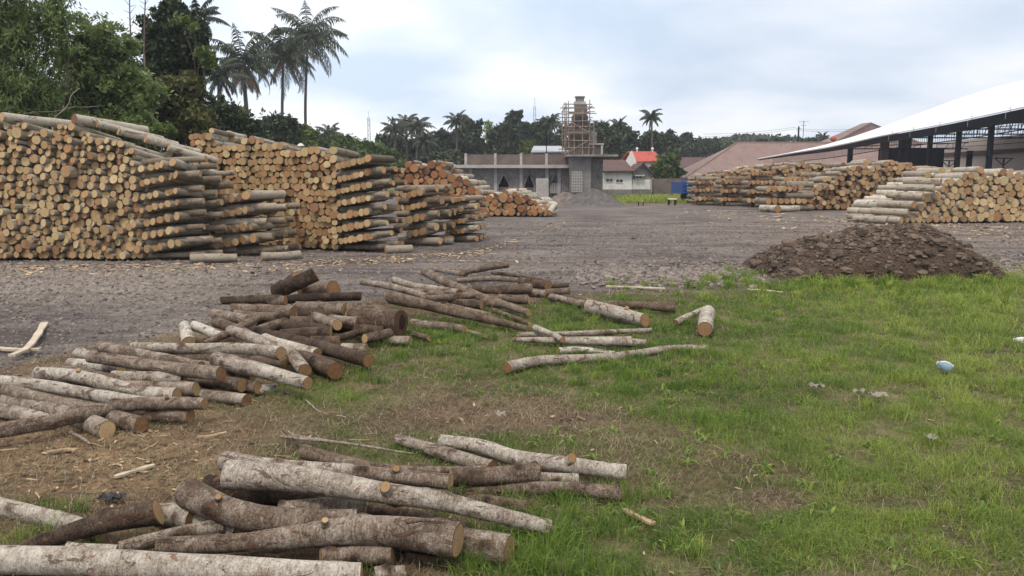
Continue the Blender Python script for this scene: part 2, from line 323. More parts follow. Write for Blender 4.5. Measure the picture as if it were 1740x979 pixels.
ys = [-12.0]
while ys[-1] < 420: ys.append(ys[-1] + max(.045, .011 * abs(ys[-1]) if ys[-1] > 2 else .045 if ys[-1] > 1.5 else .8))
ys = np.array(ys)
xs = [0.0]
while xs[-1] < 260: xs.append(xs[-1] + (.05 if xs[-1] < 5 else .05 + (xs[-1] - 5) * .02))
xs = np.array(xs); xs = np.concatenate([-xs[::-1][:-1], xs])
gx, gy = np.meshgrid(xs, ys); nx, ny = len(xs), len(ys)
g_, o_, c_, p_, t_ = masks(gx.ravel(), gy.ravel())
gh = gz(gx.ravel(), gy.ravel())
gi = (np.arange(ny - 1)[:, None] * nx + np.arange(nx - 1)[None]).ravel()
gm = MB(); gm.add(np.stack([gx.ravel(), gy.ravel(), gh], 1), np.stack([gi, gi + 1, gi + nx + 1, gi + nx], 1), 0, 0.5, smooth=True)
def ground_material():
    m, t, b = mat_base('ground_soil', .95, .15); q = NT(t)
    pos = q.n('ShaderNodeTexCoord').outputs['Object']
    mk = q.n('ShaderNodeSeparateColor', {0: q.attr('mask').outputs['Color']}); mk2 = q.n('ShaderNodeSeparateColor', {0: q.attr('mask2').outputs['Color']})
    grass, field, chips, pale, tan = mk.outputs[0], mk.outputs[1], mk.outputs[2], mk2.outputs[0], mk2.outputs[1]
    n_big = q.noise(pos, .45, 5, .6); n_mid = q.noise(pos, 4, 6, .65); n_f = q.noise(pos, 26, 5, .7); n_ff = q.noise(pos, 90, 3, .7)
    f = q.math('MULTIPLY_ADD', n_f, .55, q.math('MULTIPLY', n_mid, .45)); f = q.math('MULTIPLY_ADD', q.math('SUBTRACT', n_big, .5), .5, f)
    grav = q.ramp(f, [(.34, (.055, .046, .044)), (.5, (.135, .117, .112)), (.66, (.25, .225, .21))])
    gravp = q.ramp(f, [(.34, (.10, .088, .070)), (.5, (.24, .215, .175)), (.66, (.40, .37, .30))])
    gravt = q.ramp(f, [(.34, (.10, .078, .066)), (.5, (.19, .155, .135)), (.66, (.28, .24, .21))])
    sv = q.n('ShaderNodeMapping', {'Vector': pos, 'Rotation': (0, 0, .18), 'Scale': (.16, 1.5, 1)}).outputs[0]; rut = q.noise(sv, 1.0, 4, .6, .6)
    c = q.mix(pale, grav, gravp); c = q.mix(tan, c, gravt)
    c = q.mix(q.math('MULTIPLY', q.ramp(rut, [(.52, (0, 0, 0)), (.62, (1, 1, 1))]), .62), c, (.058, .050, .048)); c = q.mix(q.math('MULTIPLY', q.ramp(rut, [(.34, (1, 1, 1)), (.44, (0, 0, 0))]), .35), c, (.21, .18, .155))
    soil = q.ramp(f, [(.34, (.045, .029, .02)), (.5, (.125, .085, .056)), (.66, (.235, .17, .115))])
    chip = q.ramp(f, [(.34, (.08, .048, .028)), (.5, (.20, .13, .075)), (.66, (.38, .27, .165))])
    s = q.mix(chips, soil, chip)
    under = q.ramp(f, [(.34, (.045, .045, .02)), (.5, (.11, .105, .045)), (.66, (.20, .18, .09))])
    s = q.mix(grass, s, under); c = q.mix(field, c, s)
    t.links.new(c, b.inputs['Base Color'])
    h = q.math('ADD', q.math('MULTIPLY', n_f, 1.0), q.math('MULTIPLY', n_ff, .4)); t.links.new(q.bump(h, .9, .03), b.inputs['Normal'])
    return m
ground = gm.build('ground', ground_material()); tag(ground, kind='structure')
for nm, arr in (('mask', (g_, o_, c_)), ('mask2', (p_, t_, t_ * 0))):
    a = ground.data.attributes.new(nm, 'FLOAT_COLOR', 'POINT')
    a.data.foreach_set('color', np.stack([*arr, np.ones_like(g_)], 1).ravel())

# ------------------------------------------------------------------ logs
def catmull(pts, n):
    pts = np.asarray(pts, float)
    if len(pts) == 2:
        t = np.linspace(0, 1, n)[:, None]; return pts[0] * (1 - t) + pts[1] * t
    p = np.vstack([2 * pts[0] - pts[1], pts, 2 * pts[-1] - pts[-2]]); o = []
    for u in np.linspace(0, len(pts) - 1, n):
        i = min(int(u), len(pts) - 2); t = u - i; a, b, c, d = p[i:i + 4]
        o.append(.5 * ((2 * b) + (-a + c) * t + (2 * a - 5 * b + 4 * c - d) * t * t + (-a + 3 * b - 3 * c + d) * t ** 3))
    return np.array(o)
def log_geo(bark, caps, path, rad, seg, tint, ctint, rg, rough=.04, knots=0, bm=0, cm=1, capk=2):
    n = len(path); T = np.gradient(path, axis=0); T /= np.linalg.norm(T, axis=1)[:, None] + 1e-9
    up = np.array([0, 0, 1.0]); U = np.cross(T, up); U /= np.linalg.norm(U, axis=1)[:, None] + 1e-9; V = np.cross(U, T)
    th = np.arange(seg) * 2 * math.pi / seg + rg.random() * 6
    s = np.concatenate([[0], np.cumsum(np.linalg.norm(np.diff(path, axis=0), axis=1))])
    o1, o2 = rg.random(2) * 200
    TH, S = np.meshgrid(th, s)
    rr = rad[:, None] * (1 + rough * 2 * (fbm(np.cos(TH) * 1.2 + o1, S * 4 + np.sin(TH) * 1.2 + o2, 3) - .5) * 2)
    rr = rr * (1 + .05 * np.cos(2 * (TH - o1)) * (rg.random() * 1.6))
    tint = np.full(TH.shape, float(tint))
    for _ in range(knots):
        kt, ks = rg.random() * 6.28, rg.random() * s[-1]; kr = rad.mean() * (.25 + .25 * rg.random())
        dth = np.abs((TH - kt + math.pi) % (2 * math.pi) - math.pi) * rad.mean()
        kg = np.exp(-(dth ** 2 + (S - ks) ** 2) / (kr * kr * .9)); rr = rr + kr * .75 * kg; tint = tint - .55 * kg ** .7
    v = path[:, None] + rr[..., None] * (np.cos(TH)[..., None] * U[:, None] + np.sin(TH)[..., None] * V[:, None])
    # slanted saw cuts
    for e_ in (0, -1):
        k = rg.normal(0, .12, 2); sgn = T[e_] * (np.cos(th)[:, None] * k[0] + np.sin(th)[:, None] * k[1]) * rad[e_]
        v[e_] = v[e_] + sgn
    lc = np.stack([np.cos(TH) * rad[:, None], np.sin(TH) * rad[:, None], S + o1], -1)
    i = (np.arange(n - 1)[:, None] * seg + np.arange(seg)[None]).ravel(); j = (np.arange(n - 1)[:, None] * seg + (np.arange(seg)[None] + 1) % seg).ravel()
    bark.add(v.reshape(-1, 3), np.stack([i, j, j + seg, i + seg], 1), bm, np.clip(tint, 0, 1).ravel(), lc.reshape(-1, 3), True)
    for e_ in (0, -1):
        ring = v[e_]; c = ring.mean(0); off = T[e_] * (-1 if e_ == 0 else 1) * rad[e_] * .02
        vv = [ring + off * 0, c + (ring - c) * .93 + off, c + (ring - c) * .5 + off * 1.2, (c + off * 1.2)[None]]
        oz = rg.random() * 50; l = lambda k_: np.stack([np.cos(th) * k_, np.sin(th) * k_, np.full(seg, oz)], 1)
        LC = np.concatenate([l(1), l(.93), l(.5), [[0, 0, oz]]]); a = np.arange(seg); b_ = (a + 1) % seg
        ct = np.clip(ctint + rg.normal(0, .13), 0, 1)
        f1 = np.concatenate([np.stack([a, b_, b_ + seg, a + seg], 1), np.stack([a + seg, b_ + seg, b_ + 2 * seg, a + 2 * seg], 1)]); f2 = np.stack([a + 2 * seg, b_ + 2 * seg, np.full(seg, 3 * seg)], 1)
        if e_ == 0: pass
        else: f1 = f1[:, ::-1]; f2 = f2[:, ::-1]
        cb = caps[e_] if isinstance(caps, list) else caps
        cb.add(np.concatenate(vv), f1, cm, ct, LC); cb.more(f2, cm)

LOGN = 'log'
def fore_log(pts, d0, d1, lv, tint, label, group, ct=.4, knots=None, branch=None):
    """pts: photo points of the axis; d0,d1: thickness there; lv: height of the axis above a log lying on the ground"""
    k = len(pts); lv = [lv] * k if not hasattr(lv, '__len__') else list(np.interp(np.linspace(0, 1, k), np.linspace(0, 1, len(lv)), lv))
    dd = np.interp(np.linspace(0, 1, k), [0, 1], [d0, d1]); P3 = []; rs = []
    for (px, py), d, l in zip(pts, dd, lv):
        z = .04
        for _ in range(4):
            g = G(px, py, z); r = .5 * d * math.sqrt(g[0] ** 2 + g[1] ** 2 + (CAMZ - z) ** 2) / F / math.sqrt(1 + ((px - 870) / F) ** 2) * 1.02
            z = r * .92 + l * .085
        P3.append(G(px, py, z)); rs.append(r)
    P3 = np.array(P3); L = np.linalg.norm(np.diff(P3, axis=0), axis=1).sum(); n = int(np.clip(L / .045, 10, 60))
    path = catmull(P3, n); rad = np.interp(np.linspace(0, 1, n), np.linspace(0, 1, k), rs)
    wv = rs[0] * .22; q1, q2 = rng.random(2) * 99; t = np.linspace(0, L * 2.2, n)
    path[:, 0] += wv * (vnoise(t + q1, t * 0 + 3) - .5); path[:, 2] += wv * (vnoise(t + q2, t * 0 + 8) - .5) * .8; path[:, 1] += wv * (vnoise(t + q2, t * 0 + 18) - .5)
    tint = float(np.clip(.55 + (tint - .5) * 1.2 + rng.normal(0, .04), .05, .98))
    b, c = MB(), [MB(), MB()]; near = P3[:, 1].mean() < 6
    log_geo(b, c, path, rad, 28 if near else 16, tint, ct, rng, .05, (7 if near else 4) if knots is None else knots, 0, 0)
    mid = path[n // 2]; loc = (mid[0], mid[1], 0.0)
    o = b.build(LOGN, M_bark, loc=loc); tag(o, label, 'log', group)
    for c_e in c: c_e.build('cut_end', M_end, o, loc=loc)
    if 'hollow' in label and 'below' not in label and 'right of' not in label and 'grass' not in label:
        T_ = norm(path[-1] - path[-2]); hb = MB(); th = np.arange(22) * 2 * math.pi / 22; U_ = norm(np.cross(T_, [0, 0, 1])); V_ = np.cross(U_, T_); q0 = path[-1] + T_ * rad[-1] * .05
        ho = np.array([q0 + (U_ * math.cos(a) + V_ * math.sin(a)) * rad[-1] * (.42 + .22 * vnoise(a * 1.6, 3.0)) for a in th]); hi = q0 + T_ * .004 + (ho - q0) * .45
        k = np.arange(22); hb.add(np.concatenate([ho, hi]), np.stack([k, (k + 1) % 22, (k + 1) % 22 + 22, k + 22], 1), 0, .5); hb.more([list(range(22, 44))]); hb.build('rotten_hollow', M_rot, o, loc=loc)
    if branch:                                    # sawn branch stub: (t along, side px dx, dy, dia px)
        tt, sx, sy, bd = branch; i = int(tt * (n - 1)); r = rad[i]; rb = bd / d0 * rs[0] / 1
        T_ = norm(path[min(i + 1, n - 1)] - path[max(i - 1, 0)]); dr_ = norm(np.array([sx, -.55, sy]) + T_ * .3)
        bb, bc = MB(), MB(); pth = np.array([path[i] + dr_ * r * q for q in np.linspace(.4, 1.75, 8)])
        log_geo(bb, [MB(), bc], pth, np.linspace(rb * 1.3, rb, 8), 16, tint, ct, rng, .05, 0, 0, 0)
        s_ = bb.build('branch_stub', M_bark, o, loc=loc); 
        c2 = bc.build('stub_cut', M_end, s_, loc=(0, 0, 0)); c2.location = (0, 0, 0)
        for v_ in c2.data.vertices: v_.co -= s_.parent.location
    return o

NEAR = 'crooked logs of the nearest pile in the grass'
LEFTG = 'crooked pale logs of the long pile on the left'
MIDG = 'brown logs of the heap in the middle'
FARG = 'thin logs fanned out behind the middle heap'
GRG = 'logs lying loose in the grass right of the heap'
A = [
 # nearest pile
 ([(-140, 946), (100, 955), (350, 966), (614, 979)], 44, 44, 0, .78, 'long straight pale grey log along the bottom edge, nearest of all to the viewer', .35),
 ([(30, 938), (110, 908), (190, 885), (268, 872)], 22, 42, [.2, 1.0], .22, 'smooth dark brown log slanting up over the pale ones at the near left', .5),
 ([(-60, 845), (0, 862), (85, 882), (172, 906)], 30, 28, 0, .8, 'pale speckled log running out of the left edge under the dark smooth log', .3),
 ([(268, 875), (300, 876), (332, 884)], 40, 36, 0, .7, 'short pale log piece with orange torn end beside the dark smooth log', .5),
 ([(318, 838), (366, 860), (430, 881), (520, 889), (602, 888)], 46, 38, [1.1, 1.1, .9], .46, 'thick bent grey log with splintered upper left end and torn bark scar', .45),
 ([(470, 870), (550, 862), (618, 856)], 30, 30, .6, .48, 'log with brown broken end lying just behind the thick bent log', .6),
 ([(385, 805), (470, 812), (560, 824), (650, 836), (740, 850), (830, 874), (936, 898)], 46, 22, [2.0, 2.0, 1.6, .4], .66, 'longest thick grey log of the near pile, forked midway and tapering into grass', .5),
 ([(383, 784), (460, 795), (530, 799), (600, 801)], 34, 24, [2.0, 1.4], .66, 'pale log with split left end lying behind the longest thick grey log', .45),
 ([(602, 803), (680, 811), (763, 819)], 26, 28, 1.3, .55, 'brownish grey log behind the longest one with its small round end facing out', .4),
 ([(517, 768), (575, 782), (660, 798), (745, 800), (826, 796)], 24, 9, [.6, .6, 1.4], .45, 'thin curving brown branch lying on top of the rear logs of the near pile', .5),
 ([(768, 812), (840, 808), (912, 802)], 32, 30, .6, .42, 'brown log with torn bark collar and split right end, back of near pile', .4),
 ([(675, 746), (750, 768), (836, 796)], 17, 26, 0, .6, 'grey log slanting in from the grass between the two rear logs', .5),
 ([(750, 749), (812, 757), (868, 774), (960, 789), (1066, 803)], 22, 27, 0, .72, 'rearmost pale curved log of the near pile reaching furthest right with orange end', .6),
 ([(905, 811), (983, 815)], 17, 18, 0, .6, 'short grey log stub showing right of the brown collared log', .5),
 ([(778, 838), (880, 830), (975, 832), (1054, 841)], 17, 24, 0, .5, 'low grey log ending in a torn brown tip among tall grass on the right', .8),
 ([(795, 846), (898, 861)], 20, 18, 0, .45, 'thin log half hidden under the low grey one in tall grass', .5),
 ([(425, 922), (520, 908), (610, 900), (700, 906), (776, 918)], 34, 56, [.6, 1.0, .9], .5, 'thick reddish brown log with large notched cut end in front of the near pile', .25),
 ([(268, 930), (350, 926), (428, 921)], 28, 30, .4, .48, 'mottled red and grey log butting against the thick reddish brown one', .5),
 ([(640, 910), (750, 920), (866, 936)], 44, 46, 0, .5, 'cracked brown log under the thick reddish one with squared end in the grass', .35),
 ([(628, 868), (705, 878), (800, 900)], 22, 18, 0, .36, 'dark thin cracked log under the longest thick grey log', .7),
 ([(545, 950), (610, 945), (668, 946)], 28, 30, .2, .5, 'short log with peeling end just behind the bottom pale log', .5),
 ([(690, 946), (800, 966)], 14, 12, 0, .3, 'thin dark stick low in the grass behind the short peeling log', .5),
 ([(640, 976), (690, 972)], 24, 22, 0, .7, 'pale broken stub at the right tip of the bottom pale log', .35),
 ([(115, 935), (200, 938)], 24, 22, 0, .8, 'pale log peeping out behind the bottom log on the left', .3),
 ([(200, 934), (285, 912), (378, 892)], 22, 24, .5, .6, 'thin mottled log pointing up right to a jagged end near the thick bent log', .7),
 ([(325, 880), (405, 908)], 28, 26, 0, .76, 'pale log tucked under the thick bent log', .4),
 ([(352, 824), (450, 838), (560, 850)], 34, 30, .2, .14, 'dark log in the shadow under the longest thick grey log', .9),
]
B = [
 ([(-40, 738), (70, 720), (143, 705), (214, 690), (285, 686), (349, 686)], 27, 20, [.8, .8, 1.2], .5, 'long curved dark grey log laid over the front of the left pile', .6),
 ([(-20, 694), (30, 703), (92, 719)], 24, 22, 0, .62, 'pale log going under the long curved grey one at the left edge', .4),
 ([(7, 678), (80, 694), (130, 710), (181, 731)], 18, 30, 0, .62, 'log ending in a big round cut face below the long curved grey one', .4),
 ([(10, 662), (75, 680), (150, 700), (241, 722)], 18, 28, [.8, .3, 0], .58, 'slim grey log running from the left edge to a dull end in the dirt', .75),
 ([(-20, 646), (75, 656), (160, 672), (252, 686)], 20, 20, .8, .74, 'pale log with a peeled orange patch near the left edge', .35),
 ([(40, 645), (110, 652), (180, 664)], 15, 15, .4, .5, 'thin brown log squeezed in under the thick knotty pale log', .5),
 ([(250, 628), (300, 634), (352, 650)], 15, 15, .3, .44, 'thin brown log low in the middle of the left pile', .6),
 ([(300, 616), (360, 622), (430, 640)], 14, 14, .6, .6, 'thin grey log beneath the silvery grey one', .5),
 ([(90, 628), (150, 634), (205, 646)], 14, 15, .2, .52, 'thin log behind the thick knotty pale log', .5),
 ([(60, 680), (120, 684), (200, 700)], 14, 14, .2, .56, 'thin grey log under the crossing of the long curved grey one', .5),
 ([(400, 598), (450, 610), (500, 612)], 14, 15, .8, .35, 'thin dark log between the silvery log and the pile joint', .5),
 ([(64, 634), (125, 640), (185, 654), (245, 668), (300, 672)], 24, 24, 1.2, .66, 'thick pale log with knots, upper left of the left pile', .4),
 ([(200, 655), (262, 659), (333, 662)], 18, 24, .5, .66, 'pale log with a clean round yellow end in the left pile', .1),
 ([(120, 618), (162, 622), (206, 627)], 20, 22, .4, .8, 'short whitish log at the back edge of the left pile', .4),
 ([(190, 640), (250, 642), (312, 643)], 20, 24, 1.0, .7, 'pale horizontal log with brown end under the knotty pale log', .75),
 ([(155, 607), (215, 615), (300, 627), (377, 636)], 20, 26, 1.8, .55, 'brown grey log on top of the left pile with wide round end', .6),
 ([(132, 600), (200, 613)], 17, 16, .8, .74, 'thin whitish log at the far left corner of the pile', .4),
 ([(172, 590), (215, 598), (285, 612), (342, 624)], 20, 18, 1.2, .5, 'brown log whose far end sticks up at the back of the left pile', .5),
 ([(225, 589), (320, 592), (410, 593), (478, 601)], 15, 22, 1.8, .68, 'smooth silvery grey log lying level across the left pile', .4),
 ([(290, 605), (390, 610), (487, 616)], 14, 19, 1.0, .48, 'reddish log with an orange split end below the silvery one', .55),
 ([(368, 613), (445, 630), (522, 650)], 30, 22, 1.4, .7, 'thick whitish log pointing down right to the grass, tipped with orange wood', .3),
 ([(345, 645), (412, 655)], 22, 24, .4, .45, 'brown stub with round end under the brown grey top log', .5),
 ([(385, 650), (438, 660)], 18, 20, .2, .5, 'small log end with pale face beside the brown stub', .15),
 ([(430, 663), (470, 659)], 18, 14, 0, .76, 'short pale stick pointing into the grass left of the heap', .4),
 ([(330, 669), (375, 674), (419, 680)], 17, 20, 0, .6, 'pale log at the front of the left pile with rough end', .6),
 ([(250, 706), (323, 709)], 20, 22, 0, .48, 'separate log end with orange face lying on the dirt below the pile', .5),
 ([(392, 562), (440, 580), (490, 600), (519, 631)], 20, 24, [1.8, 1.6, .6], .66, 'mottled pale log bending down right at the joint of the two piles', .5),
 ([(425, 563), (480, 575), (545, 590), (626, 612)], 19, 23, 1.0, .22, 'long straight dark purple brown log between the two piles', .5),
 ([(450, 577), (540, 600)], 20, 18, 1.2, .72, 'whitish log lying along the dark purple brown one', .5),
 ([(515, 608), (569, 631)], 28, 30, .2, .35, 'thick brown stub with dark dull end at the edge of the grass', .85),
 ([(330, 555), (378, 572)], 17, 16, 1.0, .85, 'white barked stick at the top of the left pile', .35),
 ([(314, 554), (319, 583)], 18, 22, [.9, .2], .8, 'short pale chunk standing nearly upright at the top of the left pile', .3),
 ([(350, 584), (400, 561), (437, 539)], 11, 17, [1.2, 3.0], .5, 'forked looking stick rising to the right across the pile joint', .5),
 ([(366, 547), (405, 562), (450, 585)], 18, 18, 1.6, .44, 'brown log crossing under the rising stick', .5),
 ([(364, 534), (430, 545)], 18, 19, 1.8, .46, 'knobbly brown log at the back of the pile joint', .5),
]
C = [
 ([(468, 497), (502, 482), (536, 465)], 24, 23, [3.4, 6.0], .2, 'dark log tilted steeply up right on top of the middle heap', .75),
 ([(478, 488), (504, 471)], 16, 18, [3.4, 5.2], .3, 'short log end poking up beside the steeply tilted one', .5),
 ([(510, 496), (540, 490), (567, 491)], 16, 28, 3.6, .52, 'grey log with a broken orange end on top of the heap', .65),
 ([(545, 486), (572, 484)], 14, 16, 4.0, .45, 'small orange ended stick resting behind the broken orange end', .6),
 ([(377, 511), (430, 510), (480, 508)], 13, 16, 3.0, .28, 'dark thin log sticking out furthest left of the middle heap', .5),
 ([(486, 509), (550, 506), (614, 504)], 16, 15, 3.2, .16, 'blackish log lying level under the tilted log', .8),
 ([(455, 512), (486, 512)], 17, 18, 3.2, .42, 'short knotty log end crossing the dark thin log', .7),
 ([(396, 524), (450, 526), (499, 529)], 17, 21, 2.4, .42, 'brown log with scarred round end on the left of the heap', .75),
 ([(505, 521), (550, 523), (588, 526)], 18, 21, 2.4, .5, 'grey log with splintered yellow end in the upper heap', .3),
 ([(592, 526), (655, 529)], 20, 19, 2.4, .52, 'grey brown log right of the splintered yellow end', .5),
 ([(432, 563), (490, 546)], 14, 18, 1.2, .46, 'log rising right to a pale round end left of the heap', .3),
 ([(494, 547), (530, 547)], 22, 20, 1.4, .34, 'dark barked log with tan round end in the heap centre', .3),
 ([(530, 536), (574, 553)], 16, 18, 1.6, .62, 'pale log dipping right with tan end in the heap', .3),
 ([(560, 543), (608, 547)], 17, 17, 1.8, .5, 'grey log with mossy brown end in the heap', .6),
 ([(478, 570), (520, 567), (563, 565)], 20, 23, .8, .34, 'wide brown log with big tan end low in the heap', .4),
 ([(600, 546), (642, 549)], 20, 18, 1.6, .34, 'brown log with yellow end next to the hollow log', .2),
 ([(640, 543), (683, 548)], 40, 42, 1.0, .35, 'fattest log of the heap with a hollow reddish rotten end', .85),
 ([(606, 561), (650, 564)], 20, 18, .8, .28, 'dark log with yellow end below the hollow one', .2),
 ([(530, 580), (578, 581)], 18, 18, .3, .3, 'dark log at the foot of the heap', .7),
 ([(580, 591), (624, 592)], 14, 15, 0, .7, 'pale thin log at the foot of the heap by the grass', .6),
 ([(570, 576), (600, 568), (630, 556)], 12, 13, .8, .3, 'thin dark log rising right under the dark yellow ended one', .5),
 ([(660, 578), (698, 580)], 14, 16, 0, .62, 'grey stub in the grass below the hollow log', .6),
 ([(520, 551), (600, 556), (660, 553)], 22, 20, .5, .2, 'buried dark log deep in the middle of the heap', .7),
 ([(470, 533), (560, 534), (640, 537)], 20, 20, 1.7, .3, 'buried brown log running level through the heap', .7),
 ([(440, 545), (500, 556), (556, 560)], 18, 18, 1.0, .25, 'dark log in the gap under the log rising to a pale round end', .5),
 ([(588, 536), (640, 534), (672, 533)], 15, 15, 2.2, .3, 'brown log whose flat end shows just above the hollow log', .5),
 ([(620, 575), (668, 566)], 16, 18, .6, .3, 'dark log end under the hollow log, left of the grey stub', .4),
 ([(400, 534), (450, 538), (505, 537)], 15, 15, 1.9, .5, 'grey log sandwiched between the scarred and the dark barked logs', .6),
 ([(548, 591), (600, 606)], 13, 14, .2, .6, 'short pale log poking out in front of the long purple brown one', .4),
 ([(680, 562), (730, 575)], 10, 10, .2, .35, 'brown stick lost in the grass right of the hollow log', .6),
 ([(700, 552), (740, 553), (790, 560)], 16, 14, 0, .5, 'grey log low in grass just right of the hollow log', .6),
]
D = [
 ([(614, 479), (666, 487), (725, 504)], 11, 11, 1.5, .6, 'thin grey log at the far left of the fanned logs', .5),
 ([(669, 476), (709, 487), (780, 497)], 11, 12, 1.2, .6, 'thin pale log second from left of the fanned logs', .5),
 ([(661, 505), (723, 519), (782, 533), (850, 548), (905, 563)], 21, 9, [1.6, .8, 0], .42, 'long thick log tapering right into the grass in front of the fanned logs', .5),
 ([(722, 461), (762, 482), (809, 501), (855, 517), (898, 531)], 15, 11, [2.2, 1.2, .3], .55, 'long grey log slanting down right across the whole fan', .5),
 ([(786, 463), (825, 455), (864, 449)], 11, 13, [1.6, 2.4], .5, 'grey log tilted up right at the top of the fan', .6),
 ([(740, 457), (792, 467)], 8, 8, 1.2, .6, 'very thin stick at the far back of the fan', .5),
 ([(775, 477), (830, 474), (880, 476)], 8, 8, 1.4, .5, 'thin level stick behind the slanting grey log', .5),
 ([(848, 493), (898, 490)], 19, 20, 1.6, .38, 'brown log with a flat square cut facing right in the fan', .9),
 ([(806, 490), (850, 495)], 12, 12, 1.4, .3, 'short reddish brown log left of the square cut log', .6),
 ([(716, 509), (765, 505), (806, 501)], 12, 14, 1.8, .46, 'grey brown log with cut end resting on the slanting logs', .6),
 ([(765, 513), (818, 518)], 16, 15, .9, .34, 'brown log under the resting one', .5),
 ([(850, 507), (898, 510)], 13, 14, .8, .44, 'log with pale end beneath the square cut log', .4),
 ([(898, 499), (926, 500)], 13, 13, .9, .6, 'short pale log between two brown ends of the fan', .5),
 ([(926, 497), (967, 494)], 11, 11, .9, .4, 'brown stick at the right tip of the fan', .2),
 ([(926, 487), (967, 485)], 9, 9, 1.2, .35, 'thin rust coloured stick at the right tip of the fan, upper one', .6),
 ([(884, 478), (932, 486)], 13, 15, 1.2, .36, 'reddish log with dark end at the right of the fan', .6),
 ([(836, 463), (880, 469), (935, 478)], 6, 5, .9, .4, 'long thin twig at the back right of the fan', .5),
 ([(820, 515), (872, 521)], 13, 11, .5, .5, 'low grey stick in the front grass of the fan', .5),
 ([(742, 515), (832, 536)], 10, 10, .8, .5, 'thin log beside the long tapering log', .4),
 ([(700, 546), (765, 556), (830, 574)], 9, 6, 0, .62, 'thin pale stick pointing right with orange broken tip', .7),
 ([(835, 526), (900, 550)], 8, 7, .1, .4, 'twig hidden in grass under the long grey log', .5),
 ([(700, 494), (760, 500), (830, 494)], 10, 10, .8, .46, 'level log deep inside the fan', .5),
 ([(690, 484), (745, 489)], 9, 9, .7, .5, 'short thin log behind the fan, left side', .5),
 ([(930, 503), (965, 511), (1000, 518)], 11, 13, .2, .58, 'narrow grey log leading to the thick birch like one', .5),
]
E = [
 ([(1000, 522), (1048, 532), (1096, 544)], 24, 23, .1, .76, 'thick white speckled log with orange end in the grass', .55),
 ([(1003, 514), (1075, 519), (1147, 523)], 9, 17, .1, .38, 'brown log with flat dark end behind the thick white one', .8),
 ([(877, 571), (990, 567), (1107, 561)], 11, 8, 0, .66, 'long thin pale log furthest back of the loose logs', .5),
 ([(909, 557), (956, 577)], 11, 10, .9, .68, 'short thin pale log lying across two others', .5),
 ([(872, 577), (960, 579), (1074, 580)], 8, 19, .3, .68, 'pale log thickening right to an orange cut end', .65),
 ([(1060, 582), (1098, 584)], 13, 14, 0, .58, 'short log end beside the orange cut end', .6),
 ([(948, 597), (990, 595), (1045, 601)], 13, 8, 0, .8, 'whitish log under the orange cut end', .5),
 ([(860, 625), (917, 614), (1010, 609), (1072, 603), (1134, 593), (1198, 591)], 19, 10, 0, .62, 'long wavy grey log with broken orange left end, nearest of the loose logs', .6),
 ([(1148, 548), (1170, 537), (1192, 527)], 11, 9, 0, .8, 'small white log standing out left of the fat white one', .6),
 ([(1203, 531), (1198, 560)], 24, 26, 0, .84, 'short fat white log pointing at the viewer with tan end', .6),
]
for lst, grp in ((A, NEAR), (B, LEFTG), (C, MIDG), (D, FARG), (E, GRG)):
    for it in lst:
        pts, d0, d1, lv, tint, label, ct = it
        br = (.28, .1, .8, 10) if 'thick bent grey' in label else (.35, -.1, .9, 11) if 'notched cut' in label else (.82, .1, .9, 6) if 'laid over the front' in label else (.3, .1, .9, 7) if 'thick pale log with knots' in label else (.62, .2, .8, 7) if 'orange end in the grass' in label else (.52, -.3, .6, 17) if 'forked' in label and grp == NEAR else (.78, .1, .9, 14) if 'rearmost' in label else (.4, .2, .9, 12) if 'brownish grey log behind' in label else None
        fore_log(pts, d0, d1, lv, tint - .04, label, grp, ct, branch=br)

# ------------------------------------------------------------------ log stacks
def pack(W, H, rm, rs_, rg, iters=110):
    dx = 2 * rm * 1.04; nx_ = max(2, int(W / dx)); nz_ = int(H / (dx * .86)) + 2
    p = np.array([[(i + .5 + .5 * (j % 2)) * W / nx_, rm + j * dx * .88] for j in range(nz_) for i in range(nx_)])
    r = np.clip(rg.normal(rm, rs_, len(p)), rm * .6, rm * 1.7); p += rg.normal(0, rm * .25, p.shape)
    for it in range(iters):
        if it % 12 == 0:
            d = p[:, None] - p[None]; D2 = (d ** 2).sum(-1); ii, jj = np.where(np.triu(D2 < (rm * 4) ** 2, 1))
        p[:, 1] -= rm * .03
        d = p[ii] - p[jj]; L = np.sqrt((d ** 2).sum(1)) + 1e-6; ov = (r[ii] + r[jj]) * 1.0 - L; m_ = ov > 0
        mv = d[m_] / L[m_, None] * ov[m_, None] * .5
        np.add.at(p, ii[m_], mv); np.add.at(p, jj[m_], -mv)
        p[:, 0] = np.clip(p[:, 0], r, W - r); p[:, 1] = np.maximum(p[:, 1], r)
    return p, r
RECS = []
def rec(a, b, r0, r1, tint, ct, sid, role, front=True, lab=None):
    RECS.append(dict(lab=lab, a=np.asarray(a, float), b=np.asarray(b, float), r0=r0, r1=r1, tint=tint, ct=ct, sid=sid, role=role, front=front))
